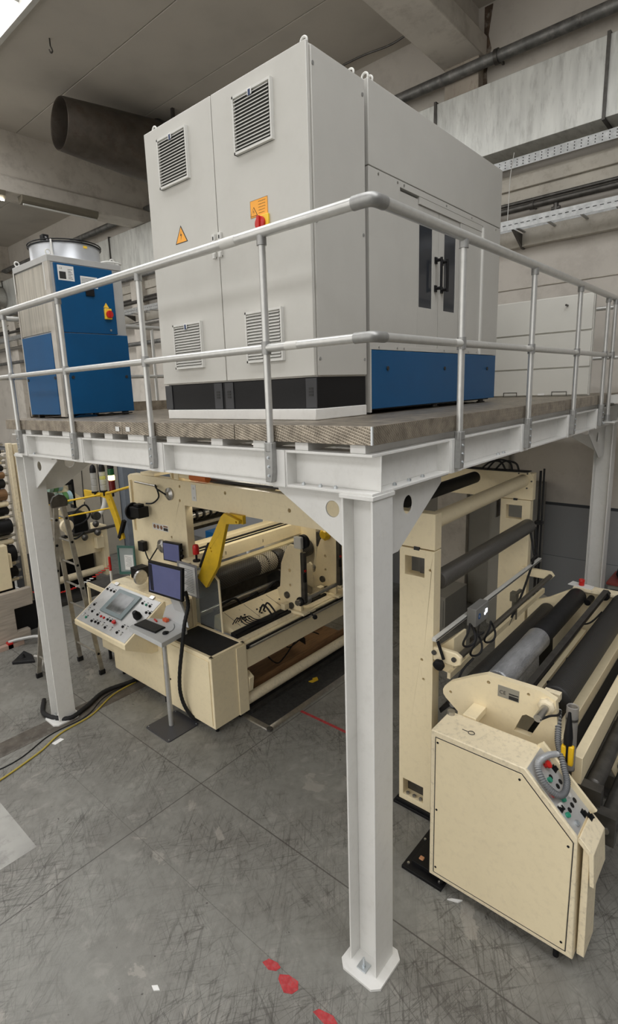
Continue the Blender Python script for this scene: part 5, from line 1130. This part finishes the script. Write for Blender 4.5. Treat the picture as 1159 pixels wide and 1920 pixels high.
# cart on the far right
CT = thing('tool_cart', 'small grey wall-side cart with a red rim at the right edge', 'cart', (5.9, .1, 0))
obj('cart_box', MB().box(6.34, 6.92, -.72, -.03, .15, 1.06), CABG, CT, bevel=.006)
obj('cart_top', MB().box(6.32, 6.94, -.74, -.01, 1.06, 1.10), mat('cart_red_rim', (.25, .05, .04), .5), CT, bevel=.004)
obj('drawer', MB().box(6.325, 6.34, -.65, -.07, .6, 1.0), STEELD, CT, bevel=.003)
objs('cart_wheel', MB().cyl((6.45, -.6, .075), (6.45, -.56, .075), .075).cyl((6.45, -.14, .075), (6.45, -.1, .075), .075).cyl((6.8, -.6, .075), (6.8, -.56, .075), .075).cyl((6.8, -.14, .075), (6.8, -.1, .075), .075), DARK, CT)
tag(obj('machine_part', MB().lathe((6.6, -.20, 1.101), (0, 0, 1), [(0, .09), (.06, .12), (.16, .10), (.2, .04)], seg=14).cyl((6.55, -.20, 1.18), (6.40, -.22, 1.22), .02), DARK), 'dark machine part lying on the cart at the right edge', 'machine part')

# right control cabinet
RC = thing('control_cabinet', 'cream floor cabinet with a sloping grey button panel, lower right foreground', 'cabinet', (1.12, -.45, 0))
rpx0, rpx1 = .95, 1.28
prof = [(.09, .10), (.09, 1.45), (-.63, 1.45), (-.99, 1.09), (-1.02, .10)]
obj('body', MB().prism(prof, 'x', rpx0, rpx1), CREAMW, RC, bevel=.008)
obj('side_panel', MB().prism([(.045, .145), (.045, 1.395), (-.61, 1.395), (-.965, 1.04), (-.965, .145)], 'x', rpx0 - .004, rpx0 - .0005), CREAM, RC, bevel=.0015)
sc = MB()
for yy, zz in ((.03, 1.36), (.03, .75), (.03, .2), (-.60, 1.35), (-.94, 1.0), (-.94, .2)): sc.cyl((rpx0 - .004, yy, zz), (rpx0 - .007, yy, zz), .009, seg=10)
objs('panel_screw', sc, BLACK, RC)
gl = MB()
def seam(p, q):
    p = Vector((rpx0 - .001, *p)); q = Vector((rpx0 - .001, *q)); c = (p + q) / 2; d = (q - p) / 2; n = d.cross(Vector((1, 0, 0))).normalized() * .003
    gl.obox(c, d, n, (.0012, 0, 0))
sp = [(.05, .14), (.05, 1.40), (-.612, 1.40), (-.97, 1.043), (-.97, .14)]
for i in range(5): seam(sp[i], sp[(i + 1) % 5])
obj('panel_seam', gl, INK, RC)
n2 = Vector((0, -1, 1)).normalized(); d2 = Vector((0, -1, -1)).normalized()
def onr(x, y, h=0): return Vector((x, y, y + 2.08)) + n2 * h
cp = obj('button_panel', MB().obox(onr(1.115, -.81, .003), (.145, 0, 0), d2 * .245, n2 * .003), PANELG, RC, bevel=.001)
obj('raised_edge', MB().obox(onr(1.27, -.81, .02), (.012, 0, 0), d2 * .27, n2 * .03), CREAM, RC, bevel=.003)
for x, y, mt in ((1.13, -.75, BLACK), (1.19, -.80, BLACK), (1.13, -.80, BLACK), (1.19, -.90, BLACK), (1.13, -.90, BLACK), (1.07, -.90, BLACK), (1.09, -.75, GREEN), (1.02, -.80, RED), (1.08, -.85, GREEN), (1.01, -.90, GREEN), (1.16, -.86, IVORY), (1.01, -.85, IVORY), (1.03, -.76, BLACK)):
    p = onr(x, y, .006); b_ = mt is BLACK
    obj('push_button', MB().cyl(p, p + n2 * (.003 if b_ else .018), .018, seg=16), mt, cp)
p = onr(1.16, -.70, .006); obj('emergency_stop', MB().cyl(p, p + n2 * .02, .016).lathe(p + n2 * .02, n2, [(0, .02), (.006, .027), (.02, .027), (.026, .012)], seg=18), RED, cp)
for x, y in ((1.23, -.745), (1.0, -.86), (1.18, -.965), (1.22, -1.0)):
    p = onr(x, y, .006); obj('selector_switch', MB().obox(p + n2 * .001, (.024, 0, 0), d2 * .024, n2 * .001).cyl(p, p + n2 * .012, .016).obox(p + n2 * .018, (.005, 0, 0), d2 * .016, n2 * .008), BLACK, cp)
p = onr(1.04, -.955, .006); obj('key_switch', MB().cyl(p, p + n2 * .016, .02, seg=18).obox(p + n2 * .02, (.003, 0, 0), d2 * .012, n2 * .006), ZINC, cp)
obj('bent_front_sheet', MB().prism([(-1.03, .12), (-1.02, 1.0), (-1.06, 1.02), (-1.08, .12)], 'x', rpx0 + .05, rpx1 - .03).prism([(-1.0, 1.09), (-1.09, 1.0), (-1.11, .75), (-1.08, .75), (-1.06, .98), (-.98, 1.06)], 'x', rpx0 + .02, rpx1), CREAMW, RC, bevel=.004, label='worn bent front sheet')
obj('key_drawing', MB().tube([(1.10, -.10, 1.453), (1.10, -.15, 1.453)], .0025, seg=4, smooth=False).tube([(1.10 + .022 * math.cos(a), -.175 + .024 * math.sin(a), 1.453) for a in [2 * PI * j / 16 for j in range(16)]], .003, seg=4, smooth=False, closed=True), INK, RC, label='small key outline scribbled on the top')
obj('hose_hook', MB().cyl((1.24, .06, 1.45), (1.24, .06, 1.48), .03), STEEL, RC)
ft = MB()
for xx in (1.0, 1.22):
    for yy in (.0, -.9): ft.cyl((xx, yy, 0.0), (xx, yy, .11), .02)
objs('foot', ft, BLACK, RC)
GH = thing('coiled_hose', 'grey ribbed spiral hose looped over the sloping button panel', 'hose', (1.1, -.8, 1.3))
hp = [(1.60, -.66, 1.60), (1.50, -.69, 1.50), (1.40, -.72, 1.45), (1.33, -.76, 1.41), (1.25, -.81, 1.36), (1.18, -.85, 1.32), (1.09, -.865, 1.30), (1.02, -.85, 1.305), (.98, -.81, 1.34), (.97, -.75, 1.40), (1.01, -.70, 1.455), (1.08, -.69, 1.47), (1.2, -.71, 1.45), (1.31, -.74, 1.41)]
hm_ = MB().tube(hp, .021, seg=14, sub=12, rib=.14)
hm_.mi = [(k_ // 14) % 2 for k_ in range(len(hm_.mi))]       # light wire, darker web between
obj('hose', hm_, [mat('grey_spiral_hose', (.42, .43, .44), .35, .2), mat('dark_hose_web', (.11, .115, .12), .5)], GH)
obj('end_clip', MB().tube([(1.28, -.62, 1.66), (1.4, -.65, 1.64), (1.52, -.68, 1.60), (1.60, -.67, 1.60)], .009, seg=8), DARK, GH)
CTB = thing('clear_tube', 'clear plastic tube standing upright behind the grey spiral hose', 'tube', (1.52, -.77, 1.2))
obj('tube_wall', MB().lathe((1.52, -.775, 1.18), (0, 0, 1), [(0, .043), (.53, .043), (.535, .038), (.53, .032), (.01, .032)], seg=24, hollow=True), glass('dirty_clear_plastic', (.62, .60, .57), .38), CTB)
obj('tube_collar', MB().cyl((1.52, -.775, 1.60), (1.52, -.775, 1.62), .044).cyl((1.52, -.775, 1.18), (1.52, -.775, 1.19), .044), STEELD, CTB)
CL = thing('pneumatic_tool', 'yellow and black air tool hanging beside the clear tube', 'tool', (1.48, -.72, 1.2))
obj('grip', MB().lathe((1.345, -.80, 1.50), (.05, .02, 1), [(0, .03), (.06, .032), (.12, .026), (.20, .016), (.25, .01)], seg=16), BLACK, CL)
obj('yellow_jaw', MB().box(1.32, 1.36, -.845, -.808, 1.34, 1.50), mat('bright_yellow', (.85, .52, .01), .4), CL, bevel=.01)
obj('yellow_jaw', MB().box(1.32, 1.36, -.796, -.760, 1.35, 1.49), bpy.data.materials['bright_yellow'], CL, bevel=.01)
obj('spine', MB().box(1.325, 1.355, -.812, -.792, 1.36, 1.51), BLACK, CL)

# ------------------------------------------------------------------ ladder
LD = thing('step_ladder', 'aluminium folding step ladder standing behind the left steel column', 'ladder', (.85, 5.95, 0))
LALU = mat('worn_aluminium', (.36, .34, .30), .42, .5, var=.15, scale=12, dirt=(.18, .15, .12), damt=.5)
def stile(p0, p1, nm):
    p0 = Vector(p0); p1 = Vector(p1); c = (p0 + p1) / 2; d = (p1 - p0) / 2
    return obj('stile', MB().obox(c, d, (.034, 0, 0), (0, .013, 0)), LALU, LD, bevel=.002)
def ladder_side(xf, xt, nrungs=7):
    A0, A1 = (xf, 6.24, .06), (xt, 5.95, 2.70); B0, B1 = (xf, 5.56, .06), (xt, 5.62, 2.70)
    stile(A0, A1, 0); stile(B0, B1, 0)
    for i in range(nrungs):
        t_ = (i + .8) / (nrungs + .4); a = Vector(A0).lerp(Vector(A1), t_); b = Vector(B0).lerp(Vector(B1), t_)
        objs('rung', MB().cyl(a, b, .015, seg=10), LALU, LD)
        obj('rung_end', MB().cyl(b, b + Vector((0, -.02, 0)), .019, seg=10), BLACK, LD)
    for q in (A0, B0): obj('rubber_foot', MB().box(q[0] - .045, q[0] + .045, q[1] - .025, q[1] + .025, 0, .075), DARK, LD, bevel=.008)
ladder_side(1.02, .76); ladder_side(.36, .66)
for yy in (5.95, 5.62): obj('hinge_cover', MB().prism([(.60, 2.66), (.82, 2.66), (.83, 2.74), (.79, 2.81), (.71, 2.84), (.63, 2.81), (.59, 2.74)], 'y', yy - .02, yy + .02), STEELD, LD, bevel=.003)

# ------------------------------------------------------------------ signal towers
def tower(y, z0, x, bands, label):
    t = thing('signal_tower', label, 'signal light', (x, y, z0), 'signal towers below the platform beam')
    obj('base', MB().cyl((x, y, z0 - .03), (x, y, z0), .062, seg=20).cyl((x, y, z0 - .1), (x, y, z0 - .03), .02), BLACK, t)
    z = z0
    for mt, h, nmx in bands:
        obj(nmx, MB().lathe((x, y, z), (0, 0, 1), [(0, .05), (.006, .056), (h - .012, .056), (h - .004, .05), (h, .045)], seg=22), mt, t); z += h
    obj('cap', MB().lathe((x, y, z), (0, 0, 1), [(0, .056), (.07, .054), (.12, .04), (.145, .012)], seg=22), BLACK, t)
CLR = glass('clear_lens', (.72, .72, .70), .45)
LIT = emis('lit_yellow_lens', (1.0, .92, .25), 5)
GRL = mat('dark_green_lens', (.01, .09, .03), .25); RDL = mat('dark_red_lens', (.12, .01, .01), .25)
tower(7.40, 2.46, 2.2, [(CLR, .115, 'clear_lens')] * 3, 'clear unlit signal tower, leftmost of the three')
tower(7.08, 2.51, 2.2, [(CLR, .10, 'clear_lens'), (CLR, .10, 'clear_lens'), (glass('faint_yellow_lens', (.75, .75, .3), .5), .06, 'yellow_lens'), (CLR, .08, 'clear_lens')], 'clear signal tower with a faint yellow glow, middle of the three')
tower(6.78, 2.53, 2.2, [(RDL, .19, 'red_lens'), (LIT, .085, 'lit_lens'), (GRL, .12, 'green_lens')], 'signal tower with lit yellow lens between red and green, right one of the three')
# ------------------------------------------------------------------ second machine, far left
M3 = thing('slitting_machine', 'cream and dark roller machine in the background behind the ladder', 'machine', (2, 9.5, 0))
obj('cross_beam', MB().box(1.65, 3.05, 9.0, 9.25, .84, 1.28), CREAM, M3, bevel=.01)
obj('end_plate', MB().box(3.05, 3.17, 8.9, 9.4, .3, 1.42), CREAM, M3, bevel=.01)
obj('beam_bracket', MB().box(2.88, 3.05, 8.85, 9.0, .95, 1.20), CREAM, M3, bevel=.01)
obj('upper_rail', MB().cyl((1.65, 8.9, 1.36), (3.4, 8.9, 1.36), .03).box(1.65, 3.3, 9.05, 9.15, 1.28, 1.34), STEELD, M3)
obj('black_housing', MB().box(1.65, 3.0, 9.3, 10.2, .1, .84), BLACK, M3)
roller(M3, 9.0, .45, 1.7, 3.05, .075, CREAMW, 'pale lower roller')
obj('floor_tray', MB().box(1.65, 3.1, 8.7, 9.6, 0, .08), STEELD, M3)
obj('drive_unit', MB().box(2.45, 2.75, 8.9, 9.3, 1.38, 1.75).box(2.45, 2.72, 8.88, 9.2, 1.75, 1.80), BLACK, M3, bevel=.02)
objs('bearing_housing', MB().lathe((2.25, 8.85, 1.60), (0, -1, 0), [(0, .13), (.08, .13), (.1, .05)]).cyl((2.3, 8.9, 1.4), (2.15, 8.9, 1.95), .05), CREAMW, M3)
obj('swing_lever', MB().obox((2.55, 9.0, 2.05), (.28, 0, -.30), (.05, 0, .05), (0, .05, 0)).obox((2.5, 9.2, 2.3), (.35, 0, -.35), (.03, 0, .03), (0, .05, 0)), CREAM, M3)
objs('clamp_knob', MB().lathe((2.9, 8.9, 1.50), (0, -1, 0), [(0, .05), (.06, .07), (.1, .03)]).lathe((2.9, 8.85, 1.32), (0, -1, 0), [(0, .06), (.06, .07), (.1, .03)]).lathe((2.6, 8.85, 1.28), (0, -1, 0), [(0, .05), (.06, .07), (.1, .03)]).lathe((2.95, 8.95, 1.66), (0, -1, 0), [(0, .09), (.1, .09)]), STEELD, M3)
obj('motor', MB().cyl((2.25, 9.6, 2.62), (2.6, 9.6, 2.62), .13), BLACK, M3)
obj('socket_box', MB().box(2.72, 2.88, 9.5, 9.6, 2.45, 2.68), IVORY, M3, bevel=.01)
obj('white_pipe_elbow', MB().tube([(3.05, 9.0, 1.62), (3.18, 9.0, 1.75), (3.25, 9.0, 1.95), (3.25, 9.0, 2.15)], .05, seg=12), IVORY, M3)
obj('hose_loop', MB().tube([(2.45, 8.9, 1.8), (2.7, 8.85, 1.95), (2.8, 8.85, 1.75), (2.65, 8.85, 1.6), (2.4, 8.85, 1.55)], .02, seg=8).tube([(2.2, 8.85, 1.4), (2.4, 8.8, 1.3), (2.6, 8.8, 1.4)], .02, seg=8), DARK, M3)
t = yellow_arm(M3, 2.20, [(7.83, 2.45), (7.28, 2.44), (6.96, 2.50), (6.89, 2.40), (6.70, 2.02), (6.60, 1.69), (6.73, 1.64), (6.87, 2.03), (7.06, 2.37), (7.24, 2.38), (7.82, 2.31)],
           'yellow angled guard arm behind the ladder, below the signal towers', ((2.21, 6.62, 1.86), (.03, 0, 0), (0, .03, .01), (0, -.10, .17)), [(6.93, 2.35, .012)])
obj('cross_rail', MB().cyl((2.2, 7.0, 2.46), (1.72, 5.30, 2.83), .02).cyl((2.2, 7.2, 2.42), (1.55, 8.8, 2.10), .018).cyl((2.22, 6.95, 2.20), (1.55, 8.8, 1.80), .016), YELLOW, t, label='thin yellow rails')
# left cream frame with stacked rollers seen left of the column
obj('left_frame', MB().box(.62, .70, 6.9, 9.0, .3, 3.6), CREAMW, M3, bevel=.01) if False else None
sr = thing('roll_rack', 'tall rack of cream bars and dark rolls at the left edge, beyond the column', 'rack', (-.5, 8.3, 0))
z = .98
for i, (h, mt) in enumerate(((.06, CREAMW), (.20, BLACK), (.07, CREAMW), (.30, BLACK), (.10, CREAMW), (.08, STEEL), (.26, BLACK), (.05, CREAMW), (.14, BLACK), (.10, CREAMW), (.20, WOOD), (.16, DARK), (.12, WOOD), (.10, BLACK), (.06, CREAMW), (.10, STEEL), (.10, DARK), (.12, CREAMW))):
    o = roller(sr, 8.15 + .02 * (i % 3), z + h / 2, -3.0, .96, h / 2, mt, name='rolled_web' if mt in (BLACK, DARK, WOOD) else 'cross_bar')
    z += h + .01
obj('side_upright', MB().box(1.03, 1.10, 8.0, 8.12, .2, 3.42), CREAMW, sr, bevel=.006)
obj('bearing_column', MB().box(1.14, 1.24, 8.05, 8.2, 2.2, 3.4), CREAMW, sr, bevel=.006)
obj('lower_cabinet', MB().box(-3.0, .74, 7.86, 8.02, .95, 1.72).box(.74, .80, 7.9, 8.0, 1.3, 1.55), CREAM, sr, bevel=.01)
obj('lower_board', MB().prism([(-3.0, .06), (.88, .06), (.88, .20), (.66, .20), (.66, .62), (.98, .62), (.98, .93), (-3.0, .93)], 'y', 7.72, 7.84), mat('dusty_beige_board', (.42, .37, .31), .6, var=.2, scale=3, stretch=(1, 4, 8)), sr, bevel=.01)
obj('dark_bay', MB().box(.66, 1.3, 7.86, 7.88, .1, .62), BLACK, sr)
obj('back_panel', MB().box(-3.0, 1.0, 8.5, 8.55, .05, 3.4), DARK, sr)
obj('foot_rail', MB().box(-3.0, .70, 7.6, 7.71, .0, .07), mat('pinkish_rail', (.45, .33, .27), .5), sr)
# backdrop units at the far left: grey-cream machine casings
FC = thing('machine_casing', 'tall pale casing with rounded door outline in the far background, behind the signal towers', 'machine casing', (4.3, 11.3, 0))
obj('casing', MB().box(3.3, 4.9, 11.2, 12.2, 0, 2.9), mat('pale_casing', (.52, .48, .40), .5, var=.04), FC, bevel=.01)
obj('door_outline', MB().tube([(3.95, 11.19, 2.85), (3.9, 11.19, 2.3), (3.88, 11.19, 1.3), (3.95, 11.19, .4)], .012, seg=6), STEELD, FC)
obj('door_seam', MB().box(4.33, 4.345, 11.19, 11.2, .1, 2.85), INK, FC)
FD = thing('machine_casing', 'grey-blue casing in the far background left of the cream frame', 'machine casing', (5.3, 11.3, 0))
obj('casing', MB().box(4.92, 6.6, 11.0, 12.2, 0, 3.2), mat('blue_grey_casing', (.22, .25, .29), .5, var=.08), FD, bevel=.01)
obj('door_seam', MB().box(5.3, 5.32, 10.99, 11.0, .1, 3.1).box(5.7, 5.72, 10.99, 11.0, .1, 3.1), STEEL, FD)
tag(obj('pale_partition', MB().box(2.0, 3.28, 10.9, 11.1, 0, 3.0), mat('partition_cream', (.55, .50, .42), .6, var=.05), bevel=.01), 'pale partition panel behind the slitting machine', 'partition')
# green-blue tape rolls on a shaft
for i, (dx, c) in enumerate(((0, (.35, .50, .42)), (.095, (.12, .30, .10)), (.19, (.38, .55, .60)))):
    mt = mat('tape_roll_%d' % i, c, .4, var=.1)
    for lev, (zz, xx, nme) in enumerate(((2.43, 2.03, 'upper'), (2.14, 2.21, 'lower'))):
        tag(obj('tape_roll', MB().lathe((xx + dx, 9.0, zz), (1, 0, 0), [(0, .05), (0, .14), (.085, .14), (.085, .05)], seg=26, hollow=True), mt), '%s roll of tape, %s row, on the machine behind the ladder top' % (('grey-green', 'dark green', 'pale blue')[i], nme), 'tape roll', 'tape rolls behind the ladder top')
tag(obj('roll_spindle', MB().cyl((1.9, 9.0, 2.43), (2.55, 9.0, 2.43), .035).cyl((1.9, 9.0, 2.14), (2.55, 9.0, 2.14), .035).box(2.52, 2.57, 8.95, 9.10, 1.9, 2.5), BLACK), 'black double spindle carrying the coloured tape rolls', 'spindle')
# stanchion with chain
SN = thing('barrier_post', 'red and white barrier post with chain beside the console end', 'barrier post', (1.7, 6.15, 0))
for i in range(7): obj('post_band', MB().cyl((1.62, 6.08, .25 * i * .92), (1.62, 6.08, .25 * (i + 1) * .92), .02), (RED, PAPER)[i % 2], SN)
obj('post_foot', MB().cyl((1.62, 6.08, 0), (1.62, 6.08, .03), .12), DARK, SN)
ch = MB()
for i in range(36):
    t_ = i / 36; p = Vector((1.62, 6.10, 1.45)).lerp(Vector((1.2, 9.2, .55)), t_); p.z -= .30 * math.sin(PI * t_)
    ch.obox(p, Vector((-.1, .98, -.18)).normalized() * .052, (.007, 0, 0), (0, 0, .007), 0 if i % 12 < 6 else 1)
obj('chain', ch, [RED, PAPER], SN)
# side table behind console
ST = thing('side_table', 'small cream framed table at the left end of the console', 'table', (1.9, 6.3, 0))
obj('table_top', MB().box(1.62, 2.2, 6.25, 6.9, .96, 1.0), STEELD, ST, bevel=.004)
obj('table_rim', MB().box(1.60, 1.62, 6.23, 6.92, .93, 1.01).box(1.6, 2.2, 6.23, 6.25, .93, 1.01), CREAM, ST)
for xx, yy in ((1.60, 6.23), (1.60, 6.88), (2.16, 6.23), (2.16, 6.88)): obj('leg', MB().box(xx, xx + .04, yy, yy + .04, 0, .95), CREAM, ST)
# pieces on the floor at the left edge
t = thing('wheel_chock', 'dark triangular rubber chock on the floor left of the left column', 'chock', (.42, 7.0, 0))
obj('block', MB().prism([(.25, 6.99), (.55, 7.26), (.58, 7.0), (.52, 6.76)], 'z', 0, .05), DARK, t, bevel=.012)
obj('grip_peg', MB().cyl((.44, 7.0, .05), (.44, 7.0, .11), .03, .015), BLACK, t)
t = thing('bent_tube_frame', 'bright bent metal tube frame with black feet at the left column', 'tube frame', (.5, 7, 0))
obj('tube', MB().tube([(.47, 7.66, .10), (.60, 7.6, .12), (.85, 7.45, .13), (.92, 7.30, .1)], .03, seg=10).tube([(.42, 6.30, .10), (.55, 6.5, .14), (.50, 6.7, .15)], .018, seg=8), ALU, t)
objs('foot', MB().box(.44, .52, 7.60, 7.70, 0, .10), RED, t)
